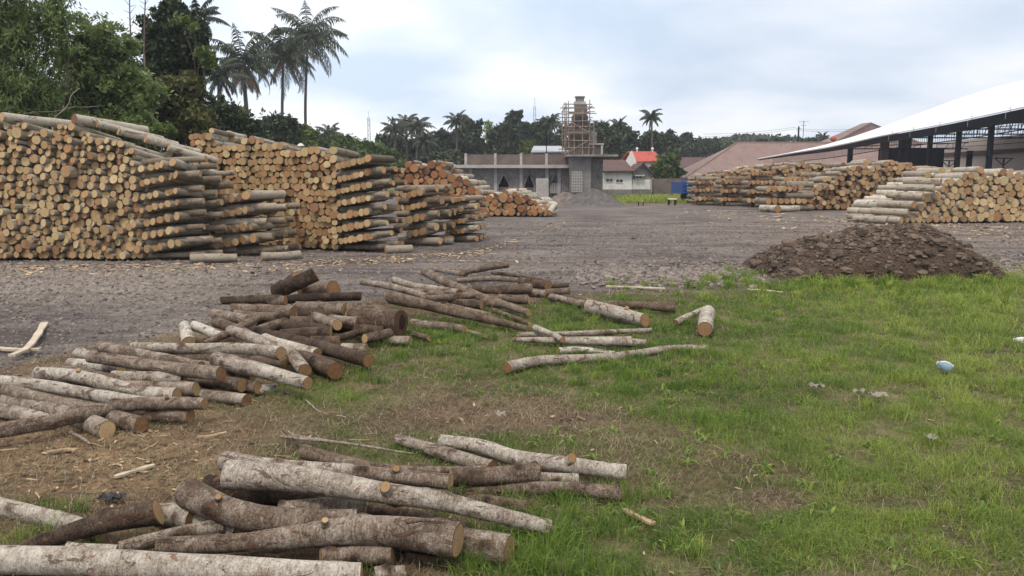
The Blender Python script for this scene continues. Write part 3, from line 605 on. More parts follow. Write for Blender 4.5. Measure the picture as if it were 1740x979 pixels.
def stack(sid, A_, B_, prof, ang, L, rm, rs_, ct, rows=2, tintm=.55, top=0, wild=.04, seed=1, ang1=None, back=.1, drop=0):
    ang1 = ang if ang1 is None else ang1
    rg = np.random.default_rng(seed); A_ = np.array(A_[:2], float); B_ = np.array(B_[:2], float); W = np.linalg.norm(B_ - A_); f = (B_ - A_) / W
    ax = np.array([math.sin(R(ang)), math.cos(R(ang))]); ps, ph = zip(*prof)
    for row in range(rows):
        p, r = pack(W, max(ph) + .1, rm, rs_, rg, 110 if row == 0 else 50)
        for (s, z), q in zip(p, r):
            hh = (np.interp(s / W, ps, ph) + row * top) * (1 - back * row * (s / W)) + rg.normal(0, rm * .35)
            if z + q * .4 > hh: continue
            o = A_ + f * s + ax * (row * (L + .05) + rg.normal(0, wild))
            a2 = ang + (ang1 - ang) * s / W + rg.normal(0, 2.2); d2 = np.array([math.sin(R(a2)), math.cos(R(a2))]); l = L * (1 + rg.normal(0, .02))
            fz = z / max(.2, hh) * (.25 + .75 * s / W); dz = rg.normal(0, .012) - drop * fz; z = z - drop * row * fz; zt = min(1, max(0, z / max(.1, hh)))
            q = q * rg.uniform(.86, .99)
            rec((*o, z + .02), (*(o + d2 * l), z + .02 + dz), q, q * rg.uniform(.88, 1.0), np.clip(rg.normal(tintm, .13), .1, 1), np.clip(rg.normal(ct, .17), 0, 1), sid, 'face', row == 0)
ORD = ['', 'first', 'second', 'third', 'fourth', 'fifth', 'sixth', 'seventh', 'eighth', 'ninth', 'tenth', 'eleventh', 'twelfth', 'thirteenth', 'fourteenth', 'fifteenth']
def crib(sid, C_, fd, ang, width, H, L, rm, ct, tintm=.5, seed=1, depth_n=3, tilt=.04, front=True, rc=None, where='stack end', drop=0):
    """crosswise stacked end: rows of logs pointing at the viewer alternate with cross logs"""
    rg = np.random.default_rng(seed); C_ = np.array(C_[:2], float); f = np.array(fd, float); f /= np.linalg.norm(f); rc = rc or rm * 1.15
    ax = np.array([math.sin(R(ang)), math.cos(R(ang))]); z = 0.0; layer = 0
    while z < H:
        if layer % 2 == 0:
            rr = rc * rg.uniform(.9, 1.1)
            for k in range(depth_n):
                o = C_ + ax * (.24 + (L - .40) * k / (depth_n - 1) + rg.normal(0, .03)) + f * (width - L * rg.uniform(.72, .84)); q = rr * rg.uniform(.9, 1.1)
                zd = drop * z / H * (k / (depth_n - 1)); rec((*o, z + rr - zd), (*(o + f * L * rg.uniform(.97, 1.05) + ax * rg.normal(0, .03)), z + rr - zd + tilt * rg.uniform(.5, 1.3)), q, q * .95, np.clip(rg.normal(tintm - .08, .12), .1, 1), np.clip(rg.normal(ct, .1), 0, 1), sid, 'cross', front and k == 0,  # cross logs get darker bark, painting in the shade between the rows
                    lab='front log of the %s crosswise layer up, %s' % (ORD[layer // 2 + 1], where))
            z += rr * 1.9
        else:
            rr = rm * rg.uniform(.92, 1.12)
            s = 0.0; wd = width * rg.uniform(.92, 1.08); tl = rg.uniform(.03, .12) + tilt; idx = 0
            while s < wd - rr:
                q = rr * rg.uniform(.85, 1.2); s += q; idx += 1
                o = C_ + f * s + ax * rg.normal(0, .03) ; a2 = ang + rg.normal(0, 1.2); d2 = np.array([math.sin(R(a2)), math.cos(R(a2))])
                zz_ = z + q + tl * s / wd
                rec((*o, zz_), (*(o + d2 * L), zz_ + rg.normal(0, .01) - drop * z / H), q, q * rg.uniform(.9, 1), np.clip(rg.normal(tintm, .12), .1, 1), np.clip(rg.normal(ct, .12), 0, 1), sid, 'row', front,
                    lab='%s log from left in %s row of ends up, %s' % (ORD[min(idx, 15)], ORD[layer // 2 + 1], where))
                s += q * .95
            z += rr * 1.9
        layer += 1
# tall left stack: face, crosswise end and the lower crosswise end behind
Y1 = 15.75
fa, fb = np.array([X(-330, Y1), Y1 + .15]), np.array([X(238, Y1), Y1 - .1])
stack(1, fa, fb, [(0, 2.74), (.58, 2.72), (.7, 2.70), (.81, 2.66), (.86, 2.56), (.91, 2.44), (1, 2.30)], 4, 1.3, .075, .019, .36, rows=2, tintm=.60, top=.0, seed=3, ang1=17, back=.03, wild=.055, drop=.26)
crib(1, (X(240, Y1), Y1 - .15), (1, 0), 20, .82, 1.9, 1.3, .074, .4, .5, 11, rc=.07, where="tallest left stack", tilt=.07, drop=.26)
ax1 = np.array([math.sin(R(20)), math.cos(R(20))]); c1b = np.array([X(240, Y1), Y1 - .15]) + ax1 * 1.4
crib(1, c1b + [0.62, -.45], (1, 0.02), 20, .80, 1.2, 1.25, .08, .55, .52, 12, rc=.078, where="low pile behind tallest stack")
rec((X(318, 15.2), 15.15, .085), (X(392, 15.2), 15.35, .085), .085, .08, .6, .5, 1, 'loose', lab='loose log lying on the gravel in front of the tallest left stack')
rec((X(440, 15.6), 15.55, .09), (X(502, 15.9), 16.0, .09), .09, .085, .6, .5, 1, 'loose', lab='loose log on the gravel before the low pile behind the tallest stack')
rec((X(136, Y1), Y1 - .05, 2.77), (X(136, Y1) + .75, Y1 + 1.4, 2.63), .10, .095, .75, .85, 1, 'loose', lab='thick log with reddish end lying highest on the tallest left stack')
rec((X(15, Y1), Y1 - .05, 2.81), (X(15, Y1) + .8, Y1 + 1.3, 2.74), .095, .09, .8, .4, 1, 'loose', lab='pale log at the top left corner of the tallest left stack')
for k, (px_, z_) in enumerate([(160, 2.70), (188, 2.57), (226, 2.42), (258, 2.25)]):
    rec((X(px_, Y1), Y1 + .25 + .2 * k, z_), (X(px_, Y1) + .7, Y1 + 1.6, z_ - .24), .08, .075, .8, .4, 1, 'loose', lab='%s pale log from left on the sloping top of tallest left stack' % ORD[k + 1])
# second stack
sa, sb = G(330, 411)[:2], G(575, 427)[:2]; fd2 = (sb - sa) / np.linalg.norm(sb - sa)
stack(2, sa, sb, [(0, 2.86), (.18, 2.78), (.2, 2.5), (.38, 2.44), (.42, 2.62), (.55, 2.55), (.72, 2.38), (.86, 2.32), (1, 2.24)], 0, 1.3, .086, .012, .42, rows=2, tintm=.6, top=.06, seed=5, ang1=9, back=.04, wild=.06, drop=.08)
crib(2, sb + fd2 * .0, fd2, 16, 1.02, 1.8, 1.3, .073, .45, .5, 21, rc=.07, where="end of second stack", tilt=.08)
ax2 = np.array([math.sin(R(16)), math.cos(R(16))])
crib(2, G(692, 417)[:2], fd2, 18, .58, 1.36, 1.25, .08, .5, .55, 22, where="small pile right of second stack")
crib(2, G(757, 411)[:2], fd2, 20, .56, 1.02, 1.2, .066, .5, .6, 23, where="rightmost small left pile")
rec((*G(655, 431)[:2], .085), (*(G(655, 431)[:2] + [.52, .35]), .085), .085, .08, .62, .5, 2, 'loose', lab='loose log on the gravel at the corner of the second stack')
rec((*G(730, 417)[:2], .085), (*(G(730, 417)[:2] + [.52, .35]), .085), .085, .08, .62, .5, 2, 'loose', lab='loose log on the gravel before the small pile right of second stack')
# orange ended stack further back
oa, ob = np.array([X(670, 34.5), 34.8]), np.array([X(932, 34), 34.2])
stack(3, oa, ob, [(0, 2.2), (.08, 2.35), (.22, 2.5), (.32, 2.35), (.4, 1.9), (.5, 1.5), (.6, 1.05), (.68, 1.05), (.72, 1.2), (.8, 1.15), (.9, .85), (1, .5)], 4, 1.3, .135, .045, .45, rows=2, tintm=.75, top=.0, wild=.07, seed=8, ang1=22, back=0)
rec((X(934, 33.8), 34, .18), (X(946, 34), 34.9, .5), .13, .12, .85, .4, 3, 'loose', lab='pale log leaning at the right tip of the orange ended stack')
# right hand stacks
ra, rb = np.array([X(1542, 28.6), 28.6]), np.array([X(1860, 30.5), 30.5])
stack(6, ra, rb, [(0, .3), (.04, .55), (.09, .9), (.15, 1.2), (.18, 1.4), (.25, 1.75), (.34, 1.93), (.6, 2.0), (1, 1.9)], -26, 1.35, .142, .026, .38, rows=2, tintm=.8, top=.02, seed=9, ang1=14, back=0)
for k, (px_, z_, dl) in enumerate([(1533, .14, -.1), (1546, .42, .0), (1555, .70, .0), (1570, 1.0, 0), (1588, 1.28, 0), (1598, 1.5, 0)]):
    q_ = .135; o_2 = np.array([X(px_, 28.5), 28.45 + dl]); rec((*o_2, z_), (*(o_2 + [-.85, 1.0]), z_ + .03), q_, .125, .72, .45, 6, 'row', lab='%s pale log up on the stepped left end of nearest right stack' % ORD[k + 1])
rec((X(1512, 28.6), 28.6, .14), (X(1512, 28.6) - .8, 29.6, .14), .13, .12, .72, .45, 6, 'loose', lab='outermost pale log on the ground left of the nearest right stack')
r2a, r2b = np.array([X(1375, 41.5), 41.5]), np.array([X(1650, 43), 43])
stack(5, r2a, r2b, [(0, 1.3), (.08, 1.6), (.18, 2.0), (.3, 2.4), (.5, 2.45), (.7, 2.4), (.85, 2.25), (1, 2.2)], -8, 1.35, .145, .03, .62, rows=2, tintm=.62, top=.04, wild=.12, seed=10, ang1=0, back=0)
crib(5, (X(1302, 40.5), 40.5), (1, .02), -6, 2.2, 1.2, 1.4, .14, .6, .5, 31, tilt=-.02, where='middle right stack')
crib(5, (X(1335, 43), 43.5), (1, .02), -6, 2.2, 1.9, 1.4, .14, .6, .5, 35, tilt=-.02, front=False)
rec((X(1326, 39), 39.2, .17), (X(1366, 39), 39.6, .17), .17, .15, .8, .6, 5, 'loose', lab='log lying sideways on the ground before the middle right stack'); rec((X(1325, 38.6), 38.7, .17), (X(1306, 39), 40, .17), .19, .17, .85, .5, 5, 'loose', lab='thick orange ended log on the ground before the middle right stack')
crib(4, (X(1180, 50), 50.0), (1, 0), 2, 1.4, 1.75, 1.4, .125, .68, .5, 32, tilt=-.02, front=False)
crib(4, (X(1224, 48), 48.0), (1, 0), 2, 1.6, 1.75, 1.4, .125, .7, .5, 33, tilt=-.02, front=False)
crib(4, (X(1270, 46), 46.0), (1, 0), 2, 1.6, 1.95, 1.4, .125, .7, .5, 34, tilt=-.02, front=False)
stack(4, (X(1192, 52), 52.2), (X(1440, 52), 51.8), [(0, 1.9), (.15, 2.1), (.35, 2.4), (.6, 2.65), (.8, 2.75), (.9, 2.6), (1, 2.2)], -6, 1.4, .14, .03, .65, rows=2, tintm=.6, wild=.12, seed=12, ang1=0, back=0)

# the 300 that show largest become objects, the rest of the stacked logs one mass
for r_ in RECS:
    d = np.linalg.norm(r_['a'] - [0, 0, CAMZ]); vis = r_['front']
    pxx = proj(r_['a'][0], r_['a'][1])[0]
    if pxx < -12 or pxx > 1752: vis = False
    r_['score'] = (r_['r0'] / d * {'cross': 2.5, 'loose': 4, 'row': 2}.get(r_['role'], 1)) if vis else 0
order = sorted(RECS, key=lambda r_: -r_['score']); chosen = set(id(r_) for r_ in order[:168])
SID = {1: ('tall left stack', 'nearest and tallest stack on the left'), 2: ('second stack from the left', 'second stack from the left'), 3: ('orange ended stack', 'orange ended stack before the grey building'),
       4: ('farthest stack on the right', 'farthest stack on the right'), 5: ('middle stack on the right', 'middle stack on the right'), 6: ('nearest stack on the right', 'nearest stack on the right')}
ROLE = {'face': 'grey barked log in the packed face of the %s, its round sawn end towards the yard',
        'row': 'log in a row of sawn ends at the crosswise end of the %s',
        'cross': 'crosswise log lying sideways between rows at the end of the %s',
        'loose': 'loose log on the ground at the foot of the %s'}
rest = MB()
def rec_path(r_, n):
    t = np.linspace(0, 1, n)[:, None]; p = r_['a'] * (1 - t) + r_['b'] * t
    k = rng.normal(0, .014, 3); k[2] *= .5
    return p + np.sin(t * math.pi) * k
for r_ in RECS:
    one = id(r_) in chosen; n = 7 if one else 4; near = r_['sid'] in (1, 2)
    path = rec_path(r_, n); rad = np.linspace(r_['r0'], r_['r1'], n)
    if one:
        b, c = MB(), [MB(), MB()]; log_geo(b, c, path, rad, 14, r_['tint'], r_['ct'], rng, .035, 0, 0, 0)
        mid = path[n // 2]; loc = (mid[0], mid[1], mid[2] - r_['r0'])
        o = b.build(LOGN, M_sbark, loc=loc)
        tag(o, r_['lab'] or 'log packed in the face of the %s, round sawn end outwards' % SID[r_['sid']][0], 'log', 'stacked logs of the ' + SID[r_['sid']][0])
        for c_e in c: c_e.build('cut_end', M_oend if r_['sid'] == 3 else M_send, o, loc=loc)
    else:
        log_geo(rest, rest, path, rad, 10 if near else 8, r_['tint'], r_['ct'], rng, .03, 0, 0, 2 if r_['sid'] == 3 else 1)
ro = rest.build('stacked_logs', [M_sbark, M_send, M_oend]); tag(ro, 'the remaining sawn logs filling the tall stacks on both sides of the yard', 'log stacks', kind='stuff')

# ------------------------------------------------------------------ rocks, mound, heaps
def ico():
    t = (1 + 5 ** .5) / 2
    v = np.array([(-1, t, 0), (1, t, 0), (-1, -t, 0), (1, -t, 0), (0, -1, t), (0, 1, t), (0, -1, -t), (0, 1, -t), (t, 0, -1), (t, 0, 1), (-t, 0, -1), (-t, 0, 1)], float)
    f = [(0, 11, 5), (0, 5, 1), (0, 1, 7), (0, 7, 10), (0, 10, 11), (1, 5, 9), (5, 11, 4), (11, 10, 2), (10, 7, 6), (7, 1, 8), (3, 9, 4), (3, 4, 2), (3, 2, 6), (3, 6, 8), (3, 8, 9), (4, 9, 5), (2, 4, 11), (6, 2, 10), (8, 6, 7), (9, 8, 1)]
    return v / np.linalg.norm(v[0]), np.array(f)
IV, IF = ico()
def ico2():
    v = list(map(tuple, IV)); cache = {}; nf = []
    def mid(a, b):
        k = (min(a, b), max(a, b))
        if k not in cache:
            p = norm((np.array(v[a]) + np.array(v[b])) / 2); v.append(tuple(p)); cache[k] = len(v) - 1
        return cache[k]
    for a, b, c in IF:
        x, y, z = mid(a, b), mid(b, c), mid(c, a); nf += [(a, x, z), (b, y, x), (c, z, y), (x, y, z)]
    return np.array(v), np.array(nf)
IV2, IF2 = ico2()
def rock_verts(size, V=IV2, sq=(1, .8, .6)):
    v = V * (1 + rng.normal(0, .13, (len(V), 1)))
    for _ in range(5):                                # facets
        d = norm(rng.normal(0, 1, 3)); k = .62 + .25 * rng.random(); s = v @ d; v = v - np.where(s > k, s - k, 0)[:, None] * d
    v = v * np.array(sq) * rng.uniform(.8, 1.2, 3) * size; a = rng.random() * 6.28
    c, s = math.cos(a), math.sin(a); return v @ np.array([[c, s, 0], [-s, c, 0], [0, 0, 1]])
def scatter_stones(pts, sizes, tints, name, mat, label, cat, V=IV, Fc=IF):
    n = len(pts); v = V[None] * (1 + rng.normal(0, .16, (n, len(V), 1))) * sizes[:, None, None] * rng.uniform(.55, 1.25, (n, 1, 3)) * np.array([1, 1, .8])
    v = v + pts[:, None]; f = (Fc[None] + np.arange(n)[:, None, None] * len(V)).reshape(-1, 3)
    m = MB(); m.add(v.reshape(-1, 3), f, 0, np.repeat(tints, len(V))); o = m.build(name, mat); tag(o, label, cat, kind='stuff'); return o

M0, M1 = P(1292, 470, 13.2), P(1680, 470, 13.2)
mcx, mcy = (M0[0] + M1[0]) / 2, 13.7; mrx = (M1[0] - M0[0]) / 2 * .93; mry = 1.35
def mound_h(x, y):
    u = (x - mcx) / mrx; v = (y - mcy) / mry
    u2 = u + .12 * (fbm(x * 1.3, y * 1.3, 3) - .5); r2_ = np.clip(1 - (np.abs(u2) ** 2.2 + v * v), 0, 1)
    pr = np.interp(u2, [-1.02, -.95, -.8, -.41, -.02, .32, .56, .76, .93, 1.02], [0, .24, .44, .62, .74, .84, .82, .66, .36, 0])
    vv = np.sqrt(np.clip(1 - v * v, 0, 1)) ** .9; return pr * vv * (1 + .25 * (fbm(x * 2.5, y * 2.5, 4) - .5)) + (fbm(x * 8, y * 8, 3) - .5) * .10 * (pr * vv > .02)
mxs = np.linspace(mcx - mrx * 1.02, mcx + mrx * 1.02, 170); mys = np.linspace(mcy - mry * 1.02, mcy + mry * 1.02, 100)
ax_, ay_ = np.meshgrid(mxs, mys); hz = mound_h(ax_.ravel(), ay_.ravel()) - .04
ii_ = (np.arange(99)[:, None] * 170 + np.arange(169)[None]).ravel()
mm = MB(); mm.add(np.stack([ax_.ravel(), ay_.ravel(), hz], 1), np.stack([ii_, ii_ + 1, ii_ + 171, ii_ + 170], 1), 0, .5, smooth=False)
mo = mm.build('dirt_mound', M_earth, loc=(mcx, mcy, 0)); tag(mo, 'dark brown mound of excavated earth and stones at the edge of the grass', 'mound')
big = [(1300, 462, 26, .3, 'grey boulder low at the left foot of the earth mound'), (1318, 452, 20, .25, 'dark blue grey rock at the left shoulder of the mound'), (1342, 430, 18, .5, 'brown rock on the upper left slope of the mound'),
       (1396, 420, 22, .72, 'large pale rounded rock high on the left slope of the mound'), (1420, 434, 28, .4, 'broad flat grey rock in the middle left of the mound'), (1352, 462, 20, .6, 'pale brown rock on the lower left of the mound'),
       (1436, 460, 22, .7, 'light flat stone low in the middle of the mound'), (1508, 458, 20, .6, 'tan stone near the foot of the mound centre'), (1575, 408, 22, .3, 'dark slab near the top of the mound'),
       (1646, 424, 16, .7, 'pale stone on the right shoulder of the mound'), (1524, 466, 18, .55, 'rust brown stone at the mound foot right of the tan one'), (1655, 458, 26, .2, 'dark clod at the right foot of the mound'),
       (1289, 448, 20, .62, 'orange brown rock at the far left edge of the mound'), (1485, 425, 12, .7, 'small pale stone in the middle of the mound'), (1560, 432, 20, .5, 'flat brown stone right of the mound centre'), (1484, 412, 14, .55, 'grey stone just under the crest of the mound')]
def on_mound(px, py):
    for y in np.arange(mcy - mry - .2, mcy + mry, .02):
        p = P(px, py, y)
        if p[2] <= max(0, float(mound_h(np.array([p[0]]), np.array([p[1]]))[0]) - .04): return p
    return G(px, py)
for px, py, s, t, lb in big:
    p = on_mound(px, py); m = MB(); m.add(rock_verts(s * p[1] / F * .62) + p, IF2, 0, t); o = m.build('rock', M_rock, loc=tuple(p)); tag(o, lb, 'rock', 'larger rocks on the earth mound')
n = 4200; sx_ = rng.uniform(mcx - mrx * .99, mcx + mrx * .99, n); sy_ = rng.uniform(mcy - mry, mcy + mry * .5, n); hh_ = mound_h(sx_, sy_); k = hh_ > .03
sx_, sy_, hh_ = sx_[k], sy_[k], hh_[k]; n = len(sx_)
scatter_stones(np.stack([sx_, sy_, hh_ - .035], 1), rng.gamma(1.2, .015, n) + .007, rng.uniform(.1, 1.0, n), 'mound_stones', M_rock, 'countless small stones and clods covering the earth mound', 'stones')
n = 500; aa_ = rng.random(n) * 6.283; rr3 = 1 + np.abs(rng.normal(0, .12, n)); sx_ = mcx + mrx * rr3 * np.cos(aa_); sy_ = mcy + mry * rr3 * np.sin(aa_)
scatter_stones(np.stack([sx_, sy_, gz(sx_, sy_) + .006], 1), rng.gamma(1.2, .014, n) + .008, rng.uniform(.1, 1.0, n), 'spilled_stones', M_rock, 'stones spilled on the ground around the foot of the mound', 'stones')
# rubble edge of the yard
n = 2600; q_x = rng.uniform(980, 1300, n); q_y = 466 + rng.normal(0, 9, n); pts_ = np.array([G(a, b) for a, b in zip(q_x, q_y)])
q2 = 900; e_x = rng.uniform(1690, 1800, q2); e_y = 455 + rng.normal(0, 12, q2); pts_ = np.concatenate([pts_, [G(a, b) for a, b in zip(e_x, e_y)]])
scatter_stones(pts_, np.abs(rng.normal(0, .022, len(pts_))) + .01, rng.uniform(.3, 1, len(pts_)), 'rubble', M_rubble, 'band of broken grey rubble along the edge of the gravel yard', 'rubble')
for px, py, s, lb in ((1124, 465, 20, 'pale angular stone largest in the rubble band left of the mound'), (1140, 470, 14, 'grey stone just right of the largest pale one'), (1034, 474, 14, 'flat pale stone left in the rubble band')):
    p = G(px, py); m = MB(); m.add(rock_verts(s * p[1] / F * .6) + p + [0, 0, .03], IF2, 0, .8); tag(m.build('rock', M_rubble, loc=tuple(p)), lb, 'rock')
# gravel over the yard
n = 95000; yy = 6.5 * (30 / 6.5) ** rng.random(n); xx = rng.uniform(-.75, .72, n) * yy; g2, o2, c2, p2, t2 = masks(xx, yy); k = rng.random(n) < (1 - o2) * (.45 + .6 * p2)
xx, yy, p2 = xx[k], yy[k], p2[k]; n = len(xx)
scatter_stones(np.stack([xx, yy, gz(xx, yy)], 1), (np.abs(rng.normal(0, .009, n)) * (1 + .9 * p2) + .005) * (.7 + yy / 22), np.clip(rng.normal(.45 + .3 * p2, .22, n), 0, 1), 'gravel', M_rubble, 'loose grey gravel spread over the log yard', 'gravel')
# grey heap before the building
def heap(name, px0, px1, pyb, pyt, Y, mat, label, ns):
    x0, x1 = X(px0, Y), X(px1, Y); cx = (x0 + x1) / 2; rx = (x1 - x0) / 2; H_ = Z(pyt, Y) - Z(pyb, Y); base = max(0, 0)
    a, b = np.meshgrid(np.linspace(-1, 1, 60), np.linspace(-1, 1, 40)); rr_ = np.sqrt(a ** 2 + b ** 2)
    hh = np.clip(1 - rr_, 0, 1) ** .85 * H_ * (1 + 1.1 * (fbm(a * 3 + 9, b * 3, 3) - .5)) + (fbm(a * 14, b * 14, 3) - .5) * .16 * (rr_ < .95) - .03; v = np.stack([cx + a * rx, Y + b * rx * .7, hh], -1).reshape(-1, 3)
    i = (np.arange(39)[:, None] * 60 + np.arange(59)[None]).ravel(); m = MB(); m.add(v, np.stack([i, i + 1, i + 61, i + 60], 1), 0, .5)
    o = m.build(name, mat, loc=(cx, Y, 0)); tag(o, label, 'heap')
M_sand_dummy = None
M_sand = simple('grey_sand', (.115, .108, .108), .95, .4, 2.5, bump=.7)
heap('gravel_heap', 955, 1062, 352, 324, 50, M_sand, 'grey sand and gravel heap in front of the unfinished building', 0)
heap('gravel_heap', 925, 1000, 352, 332, 53, simple('brown_sand', (.17, .14, .13), .95, .4, 2.5, bump=.7), 'lower brownish heap left of the grey sand heap', 0)

# ------------------------------------------------------------------ chips, bark litter, planks
def flakes(pts, ln, wd, tints, name, label, mat, th=.004):
    n = len(pts); a = rng.random(n) * math.pi * 2; u = np.stack([np.cos(a), np.sin(a), rng.normal(0, .15, n)], 1); v = np.stack([-np.sin(a), np.cos(a), rng.normal(0, .2, n)], 1)
    u = u * (ln / 2)[:, None]; v = v * (wd / 2)[:, None]; up = np.array([0, 0, th])
    b = rng.normal(0, .25, n)[:, None]
    q = np.stack([pts - u - v * .7, pts + u * .9 - v + u * b, pts + u + v * .6, pts - u * .8 + v + u * b], 1)
    V_ = np.concatenate([q, q + up * 1.0], 1).reshape(-1, 3); F_ = np.array([[4, 5, 6, 7], [0, 1, 5, 4], [1, 2, 6, 5], [2, 3, 7, 6], [3, 0, 4, 7]])
    f = (F_[None] + np.arange(n)[:, None, None] * 8).reshape(-1, 4); m = MB(); m.add(V_, f, 0, np.repeat(tints, 8)); return tag(m.build(name, mat), label, 'litter', kind='stuff')
n = 26000; yy = 2.6 * (16 / 2.6) ** rng.random(n); xx = rng.uniform(-.72, .70, n) * yy; g2, o2, c2, p2, t2 = masks(xx, yy); px_, py_ = proj(xx, yy)
k = rng.random(n) < o2 * (1 - g2 * .85) * (.10 + .5 * c2) + .03 * (1 - o2)
xx, yy = xx[k], yy[k]; n = len(xx); sc2 = .6 + yy / 9
flakes(np.stack([xx, yy, gz(xx, yy) + .006], 1), rng.gamma(1.3, .020, n) * sc2 + .006, rng.gamma(1.6, .0042, n) * sc2 + .003, np.clip(rng.normal(.28, .33, n), 0, 1), 'wood_chips', 'scattered wood chips and bark shreds on the bare brown soil', M_chip)
n = 900; px_ = rng.uniform(0, 960, n); py_ = np.interp(px_, [0, 500, 820, 960], [452, 446, 425, 372]) + np.abs(rng.normal(0, 7, n)); pp = np.array([G(a, b) for a, b in zip(px_, py_)])
flakes(pp + [0, 0, .004], rng.gamma(2, .03, n) + .02, rng.gamma(2, .014, n) + .01, np.clip(rng.normal(.7, .25, n), 0, 1), 'bark_litter', 'pale bark litter along the foot of the left stacks', M_chip)
n = 500; px_ = rng.uniform(1150, 1740, n); py_ = np.interp(px_, [1150, 1740], [352, 388]) + np.abs(rng.normal(0, 10, n)); pp = np.array([G(a, b) for a, b in zip(px_, py_)])
flakes(pp + [0, 0, .004], rng.gamma(2, .06, n) + .03, rng.gamma(2, .02, n) + .015, np.clip(rng.normal(.7, .25, n), 0, 1), 'bark_litter', 'pale bark litter along the foot of the right stacks', M_chip)
def strip(name, pts, w0, th, mat, label, cat, z=.015, group=None):
    p = np.array([G(a, b, z) for a, b in pts]); p = catmull(p, 12); T = np.gradient(p, axis=0); T /= np.linalg.norm(T, axis=1)[:, None]
    U = np.cross(T, [0, 0, 1]); wv = w0 * (1 + .2 * rng.normal(0, 1, 12)); wv = np.clip(wv, w0 * .7, w0 * 1.3)
    v = np.stack([p - U * wv[:, None] / 2, p + U * wv[:, None] / 2, p + U * wv[:, None] / 2 + [0, 0, th], p - U * wv[:, None] / 2 + [0, 0, th]], 1).reshape(-1, 3)
    i = np.arange(11) * 4; f = np.concatenate([np.stack([i + a, i + b, i + b + 4, i + a + 4], 1) for a, b in ((0, 1), (1, 2), (2, 3), (3, 0))]); m = MB(); m.add(v, f, 0, .5); m.more([[0, 1, 2, 3], [47, 46, 45, 44]])
    c = p[6]; o = m.build(name, mat, loc=(c[0], c[1], 0)); tag(o, label, cat, group); return o
strip('plank', [(20, 606), (45, 594), (62, 574), (76, 550)], .065, .02, M_plank, 'pale bent offcut board lying on the gravel at the left edge', 'board', .03)
strip('plank', [(-10, 593), (30, 596), (68, 595)], .05, .02, M_plank, 'narrow board crossing under the pale bent offcut', 'board', .012)
strip('bark_strip', [(195, 812), (225, 803), (262, 792)], .035, .012, M_plank, 'split bark strip on the dirt between the two left piles', 'bark')
strip('bark_strip', [(335, 744), (360, 742), (385, 736)], .03, .01, M_chip, 'curled bark strip below the left pile', 'bark')
strip('bark_strip', [(80, 770), (110, 765), (130, 766)], .03, .01, M_chip, 'bark strip on wood chips near the left edge', 'bark')
strip('bark_strip', [(1270, 492), (1300, 494), (1330, 497)], .05, .01, M_plank, 'weathered bark strip at the foot of the mound', 'bark')
strip('bark_strip', [(1030, 487), (1080, 489), (1130, 491)], .06, .015, M_plank, 'long bark strip on dirt behind the loose logs', 'bark')
strip('bark_strip', [(1060, 868), (1088, 882), (1110, 892)], .03, .012, M_chip, 'brown bark strip in the grass right of the near pile', 'bark')
def twig(pts, d0, d1, label, tint=.55, lv=.2, subs=()):
    b = MB()
    for q, a_, b2 in [(pts, d0, d1)] + list(subs):
        P3 = np.array([G(px, py, .03 + lv * .06) for px, py in q]); rr0 = a_ * .5 * np.linalg.norm(P3[0]) / F; rr1 = b2 * .5 * np.linalg.norm(P3[-1]) / F
        path = catmull(P3, 20) + rng.normal(0, .0012, (20, 3)); log_geo(b, b, path, np.linspace(rr0, rr1, 20), 8, tint, .4, rng, .05, 1, 0, 0)
    c = np.array(G(*pts[len(pts) // 2])); tag(b.build('branch', M_bark, loc=(c[0], c[1], 0)), label, 'branch')
twig([(483, 731), (500, 741), (545, 748), (620, 758), (705, 772)], 9, 3, 'dry forked grey branch in the grass behind the near pile', .62, .5, [([(478, 742), (520, 747), (560, 750)], 6, 4)])
twig([(120, 735), (140, 745), (155, 756)], 6, 3, 'thin dry stick under the long curved grey log', .6)
twig([(520, 680), (545, 700), (590, 709)], 2.5, 1.5, 'thin curved twig on the bare patch below the middle heap', .7)
twig([(690, 888), (725, 884), (755, 886)], 7, 4, 'short twig caught on the thick reddish brown log', .4, 3.2)
# litter things
def bottle(px, py, L, r, ang, mat, label, tilt=0):
    g = G(px, py, r * 1.3); d = np.array([math.cos(ang), math.sin(ang), tilt]); d = norm(d); prof_ = [(0, .6), (.03, .95), (.1, 1), (.35, .93), (.5, 1), (.62, .97), (.78, .8), (.88, .4), (.93, .36), (.94, .42), (1, .42)]
    u = norm(np.cross(d, [0, 0, 1])); w3 = np.cross(u, d); th = np.arange(18) * 2 * math.pi / 18; b = MB(); k = len(prof_)
    v = np.concatenate([g + d * L * (t - .5) + r * q * (1 + .10 * np.sin(3 * th + t * 9)[:, None]) * (np.cos(th)[:, None] * u + np.sin(th)[:, None] * w3) for t, q in prof_])
    i = (np.arange(k - 3)[:, None] * 18 + np.arange(18)[None]).ravel(); j = (np.arange(k - 3)[:, None] * 18 + (np.arange(18)[None] + 1) % 18).ravel(); b.add(v, np.stack([i, j, j + 18, i + 18], 1), 0, .5, smooth=True); b.more([list(range(18))])
    o = b.build('plastic_bottle', mat, loc=tuple(g)); tag(o, label, 'bottle')
    c = MB(); vv = v[(k - 2) * 18:]; a = np.arange(18); c.add(vv, np.stack([a, (a + 1) % 18, (a + 1) % 18 + 18, a + 18], 1), 0, .5); c.more([list(range(18, 36))]); c.build('cap', simple('bottle_cap', (.5, .55, .62), .4, .05), o, loc=tuple(g))
def plastic(name, c, tr):
    m, t, b = mat_base(name, .12, .5); b.inputs['Base Color'].default_value = (*c, 1); b.inputs['Transmission Weight'].default_value = tr; b.inputs['IOR'].default_value = 1.15; return m
bottle(1605, 622, .125, .042, R(140), plastic('clear_plastic', (.42, .56, .68), .6), 'crumpled clear blue plastic bottle in the grass on the right', .3)
